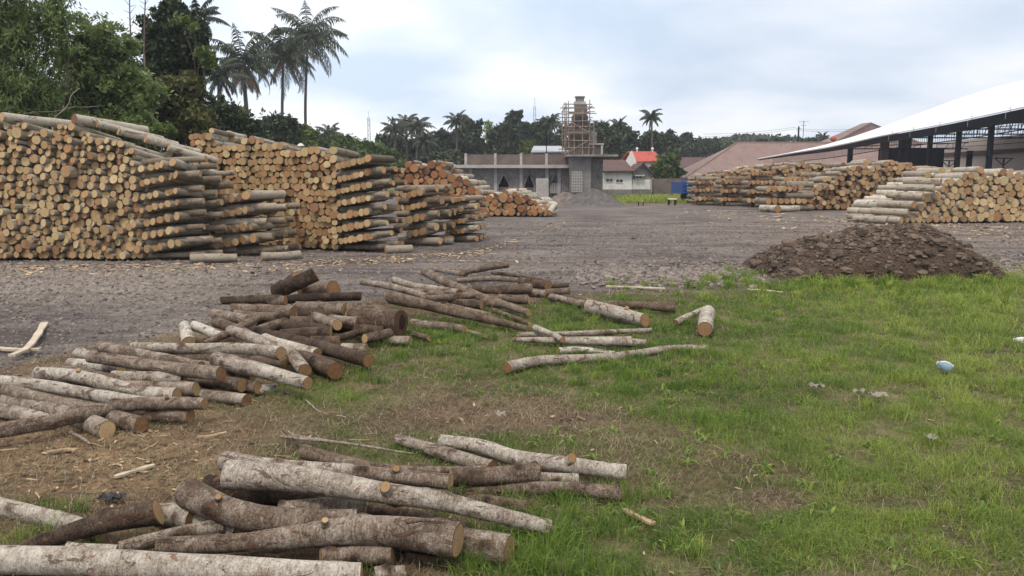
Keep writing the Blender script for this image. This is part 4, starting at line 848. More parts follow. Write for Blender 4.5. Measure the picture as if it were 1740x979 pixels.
bottle(1736, 579, .14, .036, R(130), plastic('milky_plastic', (.6, .62, .62), .15), 'white plastic bottle at the right edge of the grass')
def crumple(px, py, sx, sy, mat, name, label):
    g = G(px, py, .02); a, b2 = np.meshgrid(np.linspace(-1, 1, 16), np.linspace(-1, 1, 10)); v = np.stack([g[0] + a * sx * (1 + .3 * vnoise(a * 2, b2 * 3)), g[1] + b2 * sy, g[2] + .045 * fbm(a * 3 + px, b2 * 3, 3) ** 1.5], -1).reshape(-1, 3)
    i = (np.arange(9)[:, None] * 16 + np.arange(15)[None]).ravel(); m = MB(); m.add(v, np.stack([i, i + 1, i + 17, i + 16], 1), 0, .5); o = m.build(name, mat, loc=(g[0], g[1], 0)); sm_ = o.modifiers.new('thick', 'SOLIDIFY'); sm_.thickness = .002; tag(o, label, 'litter')
M_bag = simple('dirty_white_plastic', (.27, .25, .20), .5, .3, 20)
crumple(1388, 659, .045, .03, M_bag, 'plastic_scrap', 'small dirty white plastic scrap in the grass')
crumple(1460, 668, .04, .03, M_bag, 'plastic_scrap', 'left of two torn plastic scraps lying side by side in the grass')
crumple(1492, 673, .05, .03, M_bag, 'plastic_scrap', 'right and larger of two torn plastic scraps in the grass')
crumple(1582, 746, .025, .02, M_bag, 'plastic_scrap', 'tiny whitish scrap low in the grass on the right')
crumple(850, 706, .03, .03, M_bag, 'paper_scrap', 'white speck of paper on the bare soil behind the near pile')
crumple(190, 848, .05, .04, simple('black_plastic', (.02, .02, .022), .35, .2, 20), 'plastic_scrap', 'crumpled black plastic scrap on the dirt left of the near pile')

# ------------------------------------------------------------------ grass
def blades(x, y, h, wd, lean, tint, z=None):
    n = len(x); z = gz(x, y) - .004 if z is None else z; a = rng.random(n) * 6.283; ld = rng.random(n) * 6.283
    u = np.stack([np.cos(a), np.sin(a), np.zeros(n)], 1) * (wd / 2)[:, None]; d = np.stack([np.cos(ld), np.sin(ld), np.zeros(n)], 1)
    b0 = np.stack([x, y, z], 1); m1 = b0 + d * (h * lean * .30)[:, None] + np.array([0, 0, 1]) * (h * .58)[:, None]; tp = b0 + d * (h * lean * 1.0)[:, None] + np.array([0, 0, 1]) * (h * np.clip(1.02 - lean * .42, .15, 1))[:, None]
    V_ = np.stack([b0 - u, b0 + u, m1 - u * .85, m1 + u * .85, tp], 1); i = np.arange(n)[:, None] * 5
    return V_.reshape(-1, 3), i + np.array([0, 1, 3, 2]), i + np.array([2, 3, 4]), np.repeat(tint, 5)
def sample(n, y0, y1, p=1.0):
    y = y0 * (y1 / y0) ** rng.random(n); x = rng.uniform(-.74, 1.12, n) * (y + .4); return x, y
M_grass = leaf_mat('grass_blade', (.055, .115, .022), (.165, .255, .042), (.36, .42, .095), .38)
M_straw = leaf_mat('dry_straw', (.06, .045, .025), (.24, .20, .12), (.44, .38, .25), .1)
gb_ = MB()
def put(x, y, h, wd, lean, tint, mb=None):
    V_, f4, f3, t = blades(x, y, h, wd, lean, tint); mb = mb or gb_; base = mb.n; mb.add(V_, f4, 0, t); mb.more(f3, 0, base=base)
x, y = sample(540000, 2.3, 14.5); g2, o2, c2, p2, t2 = masks(x, y); px_, py_ = proj(x, y)
right = np.clip((px_ - 1000) / 600, 0, 1)
clump = fbm(x * 4.5 + 40, y * 4.5, 3); k = rng.random(len(x)) < g2 ** 1.25 * np.clip(2.3 * clump - .55, .12, 1.3)
x, y, g2, clump, right = x[k], y[k], g2[k], clump[k], right[k]; n = len(x)
dist = np.clip(y / 5, .7, 2.6)
hgt = (.018 + .055 * g2 * np.clip(clump * 1.5 - .2, .15, 1.2)) * rng.uniform(.5, 1.5, n) * (1 + .7 * right * (y > 6))
put(x, y, hgt, .0032 * dist * rng.uniform(.7, 1.4, n), rng.uniform(.3, 1.6, n), np.clip(.26 + .38 * right + (fbm(x * 1.2, y * 1.2 + 7, 3) - .5) * .9 + rng.normal(0, .17, n), 0, 1))
# tall tufts: around the near pile, along the grass edge, by the heap
TUF = [(960, 880, 90, 22, .14, 900), (930, 950, 110, 30, .16, 1500), (800, 975, 160, 16, .12, 500), (1010, 860, 60, 20, .12, 700), (1100, 650, 70, 26, .13, 1100), (760, 560, 90, 16, .11, 1100), (950, 540, 50, 14, .11, 600),
       (640, 610, 60, 18, .10, 700), (560, 650, 80, 16, .08, 600), (1160, 610, 110, 20, .10, 800), (1500, 484, 190, 5, .22, 3400), (1650, 500, 110, 16, .20, 1900), (1400, 488, 110, 6, .16, 1300), (1250, 470, 40, 7, .16, 500), (1240, 545, 120, 22, .11, 1000),
       (1620, 720, 60, 30, .12, 900), (1700, 850, 60, 60, .11, 900), (1150, 930, 80, 40, .10, 900), (1530, 930, 120, 50, .08, 1000), (1400, 600, 180, 40, .09, 1500), (640, 775, 90, 20, .06, 700), (300, 870, 90, 20, .05, 200), (60, 905, 70, 20, .10, 260), (40, 870, 60, 12, .10, 200),
       (450, 925, 120, 14, .17, 160), (820, 880, 60, 14, .15, 200), (500, 880, 60, 10, .14, 60), (275, 930, 40, 16, .14, 60), (570, 860, 40, 10, .10, 60), (265, 722, 20, 6, .06, 120), (870, 625, 20, 10, .09, 120), (1000, 525, 60, 10, .12, 900), (1180, 545, 50, 10, .11, 700), (720, 575, 50, 8, .13, 900), (1050, 620, 60, 10, .11, 700), (960, 560, 60, 8, .10, 600), (1480, 500, 220, 16, .13, 3500), (1280, 620, 220, 50, .08, 1700), (1660, 620, 120, 60, .10, 1400), (1720, 460, 40, 10, .15, 300)]
for cx, cy, rx, ry, h_, nn in TUF:
    cl = max(6, nn // 30); ccx = rng.normal(cx, rx, cl); ccy = np.minimum(rng.normal(cy, ry, cl), 1050); ccy = np.maximum(ccy, 400); gp = np.array([G(a, b) for a, b in zip(ccx, ccy)]); w_i = rng.integers(0, cl, nn)
    spread = .035; x = gp[w_i, 0] + rng.normal(0, spread, nn); y = gp[w_i, 1] + rng.normal(0, spread, nn)
    hs = h_ * .9 * (.5 + .8 * rng.random(cl))[w_i] * rng.uniform(.5, 1.2, nn); put(x, y, hs, .0045 * np.clip(y / 5, .8, 2.4), rng.uniform(.15, 1.1, nn), np.clip(.35 + .35 * np.clip((cx - 1000) / 600, 0, 1) + rng.normal(0, .16, cl)[w_i] + rng.normal(0, .1, nn), 0, 1))
# broad leaved weeds among the grass
nw = 190; wy = 2.8 * (12 / 2.8) ** rng.random(nw); wx = rng.uniform(-.1, .7, nw) * wy; gw = masks(wx, wy)[0]; kk = gw > .35; wx, wy = wx[kk], wy[kk]; wx = np.repeat(wx, 9) + rng.normal(0, .02, len(wx) * 9); wy = np.repeat(wy, 9) + rng.normal(0, .02, len(wy) * 9); nn = len(wx)
put(wx, wy, rng.uniform(.03, .08, nn), rng.uniform(.010, .022, nn), rng.uniform(1.0, 1.9, nn), np.clip(rng.normal(.5, .2, nn), 0, 1))
# far grass strip by the houses and foot of the walls
n = 9000; px_ = rng.normal(1105, 42, n); py_ = rng.uniform(331, 345, n); gp = np.stack([G(a, b) for a, b in zip(px_, py_)]); put(gp[:, 0], gp[:, 1], rng.uniform(.1, .5, n), np.full(n, .07), rng.uniform(.2, 1, n), np.clip(rng.normal(.8, .2, n), 0, 1))
tag(gb_.build('grass', M_grass), 'short green grass growing in patches over the field', 'grass', kind='stuff')
sb_ = MB(); x, y = sample(240000, 2.3, 13); g2, o2, c2, p2, t2 = masks(x, y); k = rng.random(len(x)) < o2 * (.55 * (1 - g2) + .22 + .3 * (np.exp(-((g2 - .4) / .25) ** 2))) * fbm(x * 3, y * 3 + 60, 3) * 1.3; x, y = x[k], y[k]; n = len(x)
put(x, y, rng.uniform(.025, .085, n), .0026 * np.clip(y / 5, .7, 2.6), rng.uniform(1.3, 2.1, n), np.clip(rng.normal(.5, .25, n), 0, 1), sb_)
tag(sb_.build('dry_straw', M_straw), 'dry straw and dead grass lying between the green patches', 'straw', kind='stuff')

# ------------------------------------------------------------------ trees
def leaves(mb, lobes, n, size, tint, droop=0.0, asp=.45, clump=.28, spread_t=.25, seed=0):
    """lobes: (x,y,z,rx,ry,rz) list; leaves gather in clumps through each lobe"""
    vol = np.array([l[3] * l[5] for l in lobes]); vol = vol / vol.sum(); 
    for l, fr in zip(lobes, vol):
        m = max(20, int(n * fr)); kc = max(10, int(m / 42)); c = np.array(l[:3]); r = np.array(l[3:6])
        d = rng.normal(0, 1, (kc, 3)); d /= np.linalg.norm(d, axis=1)[:, None]; cc = c + d * r * (rng.random(kc) ** .45)[:, None] * rng.uniform(.6, 1.3, kc)[:, None]
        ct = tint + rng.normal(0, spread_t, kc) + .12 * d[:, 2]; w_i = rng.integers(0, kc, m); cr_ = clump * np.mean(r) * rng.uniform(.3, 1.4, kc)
        p = cc[w_i] + rng.normal(0, .5, (m, 3)) * cr_[w_i][:, None] * np.array([1, 1, .75 + droop])
        a = rng.normal(0, 1, (m, 3)); a[:, 2] -= droop * 2.2; a /= np.linalg.norm(a, axis=1)[:, None]; b = np.cross(a, rng.normal(0, 1, (m, 3)) + [0, 0, .6]); b /= np.linalg.norm(b, axis=1)[:, None]
        s = size * rng.uniform(.6, 1.4, m)[:, None]; V_ = np.stack([p - a * s * .5, p + b * s * asp * .5, p + a * s * .5, p - b * s * asp * .5], 1)
        mb.add(V_.reshape(-1, 3), np.arange(m)[:, None] * 4 + np.arange(4), 0, np.repeat(np.clip(ct[w_i] + rng.normal(0, .1, m), 0, 1), 4))
def limb(mb, a, b, r0, r1, bend=.1, n=8, seg=7):
    a = np.asarray(a, float); b = np.asarray(b, float); L = np.linalg.norm(b - a); m = (a + b) / 2 + rng.normal(0, bend * L, 3) * [1, 1, .4]
    path = catmull([a, m, b], n); T = np.gradient(path, axis=0); T /= np.linalg.norm(T, axis=1)[:, None]; U = np.cross(T, [.1, .05, 1]); U /= np.linalg.norm(U, axis=1)[:, None]; V = np.cross(U, T)
    th = np.arange(seg) * 2 * math.pi / seg; rr = np.linspace(r0, r1, n); v = path[:, None] + rr[:, None, None] * (np.cos(th)[None, :, None] * U[:, None] + np.sin(th)[None, :, None] * V[:, None])
    i = (np.arange(n - 1)[:, None] * seg + np.arange(seg)[None]).ravel(); j = (np.arange(n - 1)[:, None] * seg + (np.arange(seg)[None] + 1) % seg).ravel(); mb.add(v.reshape(-1, 3), np.stack([i, j, j + seg, i + seg], 1), 0, .5, smooth=True)
    mb.more([list(range((n - 1) * seg, n * seg))]); return path
M_leafd = leaf_mat('leaf_dark', (.014, .027, .011), (.034, .060, .022), (.075, .11, .038), .25)
M_leafm = leaf_mat('leaf_mid', (.035, .065, .018), (.085, .135, .035), (.17, .23, .06), .3)
M_leafl = leaf_mat('leaf_grey_green', (.075, .112, .036), (.175, .24, .08), (.31, .39, .14), .45)
M_leafb = leaf_mat('leaf_brownish', (.035, .042, .014), (.085, .098, .032), (.16, .165, .05), .25)
M_leaff = leaf_mat('leaf_far', (.014, .026, .013), (.034, .054, .024), (.075, .10, .04), .15)
M_palm = leaf_mat('palm_leaf', (.014, .022, .012), (.034, .050, .026), (.075, .092, .045), .2)
M_palmdead = leaf_mat('palm_dead_leaf', (.05, .035, .018), (.12, .085, .04), (.18, .13, .06), .15)
def tree(name, label, Y, lobes_px, n, size, mat, base_px=None, tint=.5, droop=0, asp=.45, clump=.28, group=None, trunk_r=.2, cat='tree', spread=.22, trunk_top=None):
    L = []
    for (px, py, rx, ry) in lobes_px:
        p = P(px, py, Y + rng.normal(0, .12) * rx * Y / F); L.append((p[0], p[1], p[2], rx * Y / F, rx * Y / F * .8, ry * Y / F))
    bx_ = X(base_px if base_px is not None else np.mean([l[0] for l in lobes_px]), Y); root = empty(name, (bx_, Y, 0), label, cat, group)
    t = MB(); zlow = min(l[2] for l in L); fork = np.array([bx_ + rng.normal(0, .1), Y, max(.6, zlow * .55)]); limb(t, (bx_, Y, -.1), fork, trunk_r, trunk_r * .8, .03)
    for l in L:
        e_ = np.array(l[:3]); pth = limb(t, fork - [0, 0, .1], e_ + [0, 0, -.2 * l[5]], trunk_r * .6, trunk_r * .15, .08)
        for _ in range(4):
            d = rng.normal(0, 1, 3); d /= np.linalg.norm(d); d[2] = abs(d[2]) * .7; limb(t, pth[5 + rng.integers(0, 3)], e_ + d * np.array(l[3:6]) * .8, trunk_r * .2, trunk_r * .04, .1, 6, 5)
    t.build('trunk', M_trunk, root, loc=(bx_, Y, 0)); c = MB(); leaves(c, L, n, size, tint, droop, asp, clump, spread); c.build('crown', mat, root, loc=(bx_, Y, 0)); return root

BW = 'tall trees behind the left stacks'
# bamboo thicket at the left edge
tree('bamboo_clump', 'tall drooping grey green bamboo thicket filling the upper left corner', 24.5, [(-40, 20, 75, 90), (40, 60, 62, 80), (90, 20, 36, 50), (-30, 160, 70, 60), (60, 150, 55, 50), (10, -60, 90, 60), (115, 70, 20, 40), (30, 210, 80, 40)], 27000, .20, M_leafl, -20, .36, .55, .24, .30, BW, .09, 'bamboo', .2)
tree('broadleaf_tree', 'dark olive tree behind the bamboo at the far left edge', 28, [(-60, 120, 90, 90), (20, 190, 70, 60), (-30, 40, 60, 60)], 9000, .28, M_leafd, 0, .5, .1, .5, .25, BW, .25)
tree('feathery_tree', 'light green feathery tree with a rounded top right of the bamboo', 27, [(165, 75, 52, 42), (205, 110, 40, 40), (130, 110, 40, 40), (180, 150, 66, 44), (230, 165, 42, 40), (120, 180, 60, 44), (215, 212, 60, 36), (150, 215, 70, 30)], 40000, .17, M_leafl, 178, .45, .15, .4, .27, BW, .18, 'tree', .2)
tree('broadleaf_tree', 'tall dense blackish green tree rising highest behind the left stack', 34, [(290, 55, 40, 36), (262, 80, 26, 30), (315, 95, 38, 38), (300, 25, 26, 22), (335, 60, 26, 30), (285, 110, 36, 26)], 30000, .24, M_leafd, 300, .42, .1, .5, .22, BW, .3)
tree('creeper_crown', 'small bright green crown glowing at the right of the blackish tree', 33, [(352, 100, 15, 17), (340, 88, 9, 9)], 2600, .18, M_leafm, 345, .85, 0, .5, .3, BW, .035)
tree('broadleaf_tree', 'small bright green leafy top in front of the blackish tree', 32.6, [(308, 36, 15, 9), (330, 46, 9, 9)], 1500, .17, M_leafm, 318, .9, 0, .5, .3, BW, .035)
tree('broadleaf_tree', 'olive brown bushy tree below the blackish tree', 29, [(290, 165, 46, 34), (250, 190, 46, 34), (330, 150, 20, 24), (320, 210, 48, 34), (270, 230, 60, 24), (215, 215, 30, 26)], 30000, .19, M_leafb, 285, .45, .15, .45, .26, BW, .2)
tree('broadleaf_tree', 'dark rounded bushy tree below the leaning palm', 40, [(385, 205, 38, 34), (350, 190, 26, 30), (415, 228, 34, 26), (360, 240, 46, 24), (440, 245, 20, 14)], 22000, .22, M_leafd, 380, .45, .1, .5, .24, BW, .2)
tree('shrub', 'yellow green shrub peeping over the left stack', 25, [(240, 222, 34, 14), (285, 222, 22, 12), (120, 205, 50, 16)], 5000, .13, M_leafm, 250, .6, 0, .5, .25, BW, .08, 'shrub')
# bare branches and tall bare bamboo tips
def dry_branch(Y, pts, r, label, subs=()):
    m = MB(); p = [P(a, b, Y) for a, b in pts]; base = np.array([p[0][0], Y, 0.0])
    limb(m, base, p[0], r * 1.4, r * 1.1, .02)
    for a, b in zip(p[:-1], p[1:]): limb(m, a, b, r, r * .7, .04, 6, 6)
    for s_ in subs:
        q = [P(a, b, Y + .2) for a, b in s_]
        for a, b in zip(q[:-1], q[1:]): limb(m, a, b, r * .6, r * .3, .04, 6, 5)
    o = m.build('dead_tree', simple('dry_branch', (.26, .22, .18), .9, .2, 4), loc=tuple(base)); tag(o, label, 'tree')
dry_branch(23.5, [(88, 205), (110, 186), (120, 165), (135, 150)], .018, 'dry branching tree skeleton standing before the green crowns at the left', [[(115, 184), (140, 182), (170, 180)], [(110, 186), (60, 190), (30, 196)]])
for px_, top, lb in ((222, -40, 'left of two thin bare bamboo tips standing against the sky'), (243, -30, 'right of two thin bare bamboo tips beside the blackish tree')):
    m = MB(); a = P(px_ + 2, 95, 31); b = P(px_ + rng.uniform(-4, 6), top, 31); base = np.array([a[0], 31, 0]); limb(m, base, a, .04, .035, .005); limb(m, a, b, .035, .015, .01)
    for k in range(12):
        q = a + (b - a) * (k + .5) / 12; 
        for s in (-1, 1): limb(m, q, q + [s * rng.uniform(.1, .3), rng.normal(0, .1), rng.uniform(.05, .3)], .012, .005, .05, 4, 4)
    o = m.build('bamboo_culm', M_trunk, loc=tuple(base)); tag(o, lb, 'bamboo')

def frond_mesh(L, az, el, droop, dead=False, width=.75, nl=24, lw=.07):
    m = MB(); n = 14; t = np.linspace(0, 1, n); e = el - droop * t ** 1.3; step = L / (n - 1)
    dx_ = np.cos(e); dz_ = np.sin(e); r_ = np.concatenate([[0], np.cumsum(dx_[:-1] * step)]); z_ = np.concatenate([[0], np.cumsum(dz_[:-1] * step)])
    h = np.array([math.cos(az), math.sin(az), 0]); side = np.array([-math.sin(az), math.cos(az), 0]); path = r_[:, None] * h + z_[:, None] * np.array([0, 0, 1])
    for i in range(n - 1): bar(m, path[i], path[i + 1], .035 * (1 - i / n) + .008, 0, .7, 3)
    tt = np.linspace(.12, .99, nl); 
    for s in (-1, 1):
        for q in tt:
            f = q * (n - 1); i = min(int(f), n - 2); p = path[i] + (path[i + 1] - path[i]) * (f - i); T = norm(path[i + 1] - path[i])
            ll = width * math.sin(math.pi * min(1, q * .85 + .18)) ** .7 * rng.uniform(.8, 1.1); d = norm(side * s * rng.uniform(.55, .9) + T * .45 + np.array([0, 0, -rng.uniform(.35, 1.0)])); mid = p + d * ll * .5; tip = p + norm(d + [0, 0, -.5]) * ll
            wv = T * lw; ti = rng.uniform(.2, .8); m.add([p - wv * .5, p + wv * .5, mid + wv * .6, mid - wv * .6, tip], [[0, 1, 2, 3]], 0, ti); m.more([[3, 2, 4]])
    return m
def palm(px, py, Y, rad_px, label, trunk_px=None, nf=20, detail=True, group=None, dead=0, base=None, tr=.15, lw=.09, nl=24):
    c = P(px, py, Y); bx_ = X(trunk_px or px, Y); root = empty('coconut_palm', (bx_, Y, 0), label, 'palm tree', group); t = MB()
    limb(t, (bx_, Y, -.1), c, tr * 1.15, tr * .75, .015, 14, 9); t.build('trunk', M_palmtrunk, root, loc=(bx_, Y, 0)); L = rad_px * Y / F * 1.30; one = MB()
    for k in range(nf + dead):
        az = k * 2.399 + rng.normal(0, .15); u = (k + .5) / nf; el = R(84 - 112 * u ** .9) if k < nf else R(-50); dr = R(62 + 55 * rng.random()) if k < nf else R(30)
        f = frond_mesh(L * rng.uniform(.85, 1.08) * (1 if k < nf else .75), az, el, dr, width=L * .23, lw=lw * 1.1, nl=nl)
        if detail:
            o = f.build('frond', M_palm if k < nf else M_palmdead, root, loc=(0, 0, 0)); o.location = (c[0] - bx_, 0, c[2])
        else:
            v = np.concatenate(f.v) + c; base_ = one.n; one.v.append(v); one.t.append(np.concatenate(f.t)); one.l.append(v); one.lv.append(np.concatenate(f.lv) + base_); one.lt += f.lt; one.m += f.m; one.sm += f.sm; one.n += len(v)
    if not detail: one.build('crown', M_palm, root, loc=(bx_, Y, 0))
    else:
        m = MB(); 
        for k in range(7): m.add(IV2 * .14 + c + [rng.normal(0, .22), rng.normal(0, .22), -.35 + rng.normal(0, .12)], IF2, 0, .5, smooth=True)
        m.build('coconut_cluster', simple('coconut_green', (.08, .085, .03), .6, .3, 3), root, loc=(bx_, Y, 0))
    return root
PG = 'three tall coconut palms behind the left stacks'
palm(523, 66, 78, 66, 'tallest coconut palm with the rightmost slender trunk', 526, 28, True, PG, 2)
palm(481, 96, 74, 62, 'middle coconut palm of the three behind the left stacks', 487, 28, True, PG, 3)
palm(412, 108, 68, 60, 'left coconut palm with a broken top and hanging brown fronds', 428, 26, True, PG, 7, tr=.2)
palm(338, 30, 60, 40, 'palm crown peeping out behind the blackish tree', 340, 14, False, None, 0)
palm(372, 130, 64, 45, 'low palm half hidden left of the leaning palm', 375, 16, False, None, 2)
FP = 'far coconut palms on the skyline'
for px, py, Y, rp, lb in ((560, 228, 120, 24, 'small far palm right of the tall palms, over the second stack'), (672, 222, 105, 26, 'left palm of the clump beyond the radio mast'), (690, 212, 108, 26, 'middle palm of the clump beyond the radio mast'), (708, 218, 106, 28, 'right palm of the clump beyond the radio mast'), (722, 240, 104, 24, 'lowest palm at the right of the clump beyond the radio mast'),
                       (776, 207, 110, 22, 'lone far palm with crown above the brick parapet, left end'), (936, 208, 115, 20, 'far palm just left of the scaffolded tower'), (960, 224, 105, 22, 'far palm half hidden by the scaffolding'), (1052, 214, 115, 17, 'far palm a little right of the scaffolded tower'), (1107, 200, 112, 20, 'far palm standing clear above the red roof'),
                       (1022, 222, 118, 18, 'small palm directly right of the scaffolding'), (895, 222, 122, 16, 'small palm beside the lattice tower'), (1399, 234, 150, 12, 'small palm showing over the ridge of the long pink brown roof')):
    palm(px, py, Y, rp, lb, None, 20, False, FP, 0, tr=.16, lw=.14, nl=14)
FT = 'far trees closing the view behind the buildings'
FAR = [(455, 215, 40, 30, 62, 0, 'dark bushy tree under the middle palm'), (500, 226, 34, 26, 64, 1, 'rounded green tree at the foot of the tallest palm'), (545, 240, 26, 24, 90, 0, 'dark tree right of the tallest palm trunk'), (590, 248, 44, 20, 80, 2, 'wide low feathery green tree over the second stack'), (640, 256, 38, 18, 78, 2, 'low green tree right of the wide feathery one'), (570, 262, 40, 18, 88, 0, 'dark low tree behind the second stack'),
       (655, 245, 26, 20, 110, 0, 'dark tree under the left palm of the clump'), (700, 250, 34, 26, 110, 0, 'dark mass of leaves under the palm clump'), (740, 246, 22, 30, 112, 0, 'dark upright tree right of the palm clump'), (770, 240, 26, 26, 114, 0, 'dark tree around the lone palm trunk'), (800, 222, 18, 26, 116, 0, 'rounded dark tree right of the lone palm'),
       (830, 213, 13, 12, 122, 3, 'pale nearly leafless tree on the skyline'), (855, 226, 20, 24, 118, 0, 'dark tree right of the pale leafless one'), (874, 198, 14, 12, 120, 0, 'tall layered tree top above the brick parapet'), (884, 232, 24, 30, 118, 0, 'broad dark tree below the layered tree top'), (915, 215, 18, 24, 116, 0, 'dark tree right of the lattice tower'), (945, 240, 26, 26, 112, 0, 'dark tree left of the scaffolding'),
       (897, 250, 10, 12, 90, 1, 'light green small tree above the parapet'), (1010, 232, 22, 28, 116, 0, 'dark tree right behind the scaffolding'), (1040, 238, 24, 28, 114, 0, 'dark tree above the white shed'), (1070, 232, 22, 24, 118, 0, 'dark tree left of the lone palm over the red roof'), (1098, 242, 24, 22, 116, 0, 'dark tree behind the red roof'), (1130, 240, 20, 22, 120, 0, 'dark tree right of the red roof'),
       (1155, 236, 18, 16, 150, 0, 'rounded dark tree above the dark tiled roof, left'), (1185, 243, 20, 17, 152, 0, 'rounded dark tree above the dark tiled roof, right'), (1215, 250, 18, 14, 154, 0, 'dark tree beside the slope of the pink brown roof'), (1250, 250, 22, 12, 156, 2, 'green tree touching the ridge of the pink brown roof'),
       (1295, 240, 8, 5, 156, 0, 'small tree crown over the pink brown ridge, left'), (1322, 240, 7, 4, 156, 0, 'small tree crown over the pink brown ridge, middle'), (1370, 240, 16, 5, 156, 0, 'small tree crown over the pink brown ridge near the antenna'), (985, 246, 20, 20, 112, 0, 'dark tree seen through the scaffolding'), (1230, 270, 30, 14, 150, 0, 'low dark tree behind the dark tiled roof'), (760, 268, 40, 12, 100, 0, 'low dark hedge like tree behind the orange ended stack')]
for px, py, rx, ry, Y, kd, lb in FAR:
    lob = [(px + rng.uniform(-.2, .2) * rx, py + .35 * ry, rx * .75, ry * .7)]
    for _ in range(7): lob.append((px + rng.uniform(-1.0, 1.0) * rx, py + rng.uniform(-.55, 1.0) * ry, rx * rng.uniform(.25, .6), ry * rng.uniform(.22, .5)))
    lob.append((px, py + ry * 1.3, rx, ry * .8))
    nl_ = int((rx * ry) * (9 if kd != 3 else 1.2) + 300); tree('far_tree', lb, Y, lob, int(nl_ * 2.4), .0056 * Y if kd != 3 else .35, (M_leaff, M_leafm, M_leafm, M_leafl)[kd], px, (.45, .6, .35, .9)[kd], 0, .5, .5, FT, .18, 'tree', .26)
tree('garden_tree', 'bushy green tree beside the white shed, in front of the dark tiled roof', 84, [(1128, 285, 24, 20), (1145, 272, 14, 14), (1112, 290, 14, 14), (1150, 292, 12, 12), (1130, 300, 26, 10)], 7000, .38, M_leafm, 1130, .42, 0, .5, .3, None, .15)
# wooded rise far behind
hm = MB(); hx = np.linspace(-150, 170, 160); hy = np.linspace(170, 300, 30); a, b = np.meshgrid(hx, hy)
hgt_ = (np.interp((b - 170) / 130, [0, .4, 1], [0, 1, .6])) * np.interp(a, [-150, -60, 20, 70, 120, 170], [7, 8, 9, 12, 7, 5]) * (.85 + .4 * fbm(a * .06, b * .06)) + fbm(a * .5, b * .5) * 1.2 - .5
i = (np.arange(29)[:, None] * 160 + np.arange(159)[None]).ravel(); hm.add(np.stack([a, b, hgt_], -1).reshape(-1, 3), np.stack([i, i + 1, i + 161, i + 160], 1), 0, .5)
tag(hm.build('hills', simple('far_wood_floor', (.03, .045, .022), .95, .5, .4, bump=1.0)), kind='structure')
hl = MB(); n = 70000; x = rng.uniform(-145, 165, n); y = rng.uniform(172, 260, n)
zz2 = np.interp((y - 170) / 130, [0, .4, 1], [0, 1, .6]) * np.interp(x, [-150, -60, 20, 70, 120, 170], [7, 8, 9, 12, 7, 5]) * (.85 + .4 * fbm(x * .06, y * .06)) + 2.6 * fbm(x * .25, y * .25) - .5
p = np.stack([x, y, zz2 + rng.normal(0, .4, n)], 1); a = rng.normal(0, 1, (n, 3)); a /= np.linalg.norm(a, axis=1)[:, None]; b = np.cross(a, rng.normal(0, 1, (n, 3))); b /= np.linalg.norm(b, axis=1)[:, None]
V_ = np.stack([p - a * .6, p + b * .45, p + a * .6, p - b * .45], 1).reshape(-1, 3); hl.add(V_, np.arange(n)[:, None] * 4 + np.arange(4), 0, np.repeat(np.clip(fbm(x * .2, y * .2) + rng.normal(0, .15, n), 0, 1), 4))
tag(hl.build('distant_wood', M_leaff), 'distant wooded rise reading as one green mass', 'wood', kind='stuff')

# ------------------------------------------------------------------ unfinished building with tower
Yb = 62.0
root = empty('unfinished_building', (X(870, Yb), Yb, 0), 'long unfinished grey building with pointed arches and brick parapet', 'building')
def part(mb, name, mats, r=root): return mb.build(name, mats, r, loc=tuple(r.location))
zr = Z(286, Yb)
wall = MB(); arches = [(846, 866, 315, 294), (890, 908, 315, 293), (932, 956, 318, 291)]
cur = 768.0
for a0, a1, spy, apy in arches:
    box(wall, X(cur, Yb), X(a0, Yb), Yb, Yb + .35, 0, zr); xm = X((a0 + a1) / 2, Yb); xa, xb, zs, za3 = X(a0, Yb), X(a1, Yb), Z(spy, Yb), Z(apy, Yb)
    cv = [(math.sin(t * math.pi / 2) ** 1.0, 1 - math.cos(t * math.pi / 2)) for t in np.linspace(0, 1, 6)]        # pointed arch of two curved halves
    cl = [(xa + (xm - xa) * (b * .6 + t * .4), zs + (za3 - zs) * (a * .55 + t * .45)) for (a, b), t in zip(cv, np.linspace(0, 1, 6))]
    for (p0, p1) in zip(cl[:-1], cl[1:]):
        for sg in (1, -1):
            q0, q1 = (p0[0], p1[0]) if sg == 1 else (2 * xm - p0[0], 2 * xm - p1[0]); prism(wall, [(q0, p0[1]), (q1, p1[1]), (q1, zr), (q0, zr)][::sg], Yb, Yb + .35)
    m = MB(); box(m, xa, xb, Yb + .12, Yb + .3, 0, Z(spy + 3, Yb)); part(m, 'infill_wall', M_plaster)
    cur = a1
box(wall, X(cur, Yb), X(972, Yb), Yb, Yb + .35, 0, zr); part(wall, 'wall', M_conc)
bk = MB(); box(bk, X(768, Yb), X(972, Yb), Yb + 7, Yb + 7.3, 0, zr); box(bk, X(768, Yb), X(768, Yb) + .3, Yb + .35, Yb + 7, 0, zr); part(bk, 'rear_wall', M_plaster)
for px in (800, 842, 885.5, 929, 950):
    m = MB(); box(m, X(px, Yb) - .12, X(px, Yb) + .12, Yb - .16, Yb - .003, 0, zr); part(m, 'column', M_concl)
for a0, a1, spy, apy in arches:
    m = MB(); xm = X((a0 + a1) / 2, Yb)
    for (p0, p1) in (((X(a0, Yb), 0), (X(a0, Yb), Z(spy, Yb))), ((X(a0, Yb), Z(spy, Yb)), (xm, Z(apy, Yb))), ((xm, Z(apy, Yb)), (X(a1, Yb), Z(spy, Yb))), ((X(a1, Yb), 0), (X(a1, Yb), Z(spy, Yb)))): bar(m, (p0[0], Yb - .05, p0[1]), (p1[0], Yb - .05, p1[1]), .08)
    part(m, 'arch_frame', M_conc)
sl = MB(); box(sl, X(762, Yb), X(968, Yb), Yb - .9, Yb + 7.3, zr + .003, Z(280.5, Yb)); part(sl, 'roof_slab', M_concl)
zp0, zp1 = Z(280.5, Yb) + .003, Z(262.5, Yb)
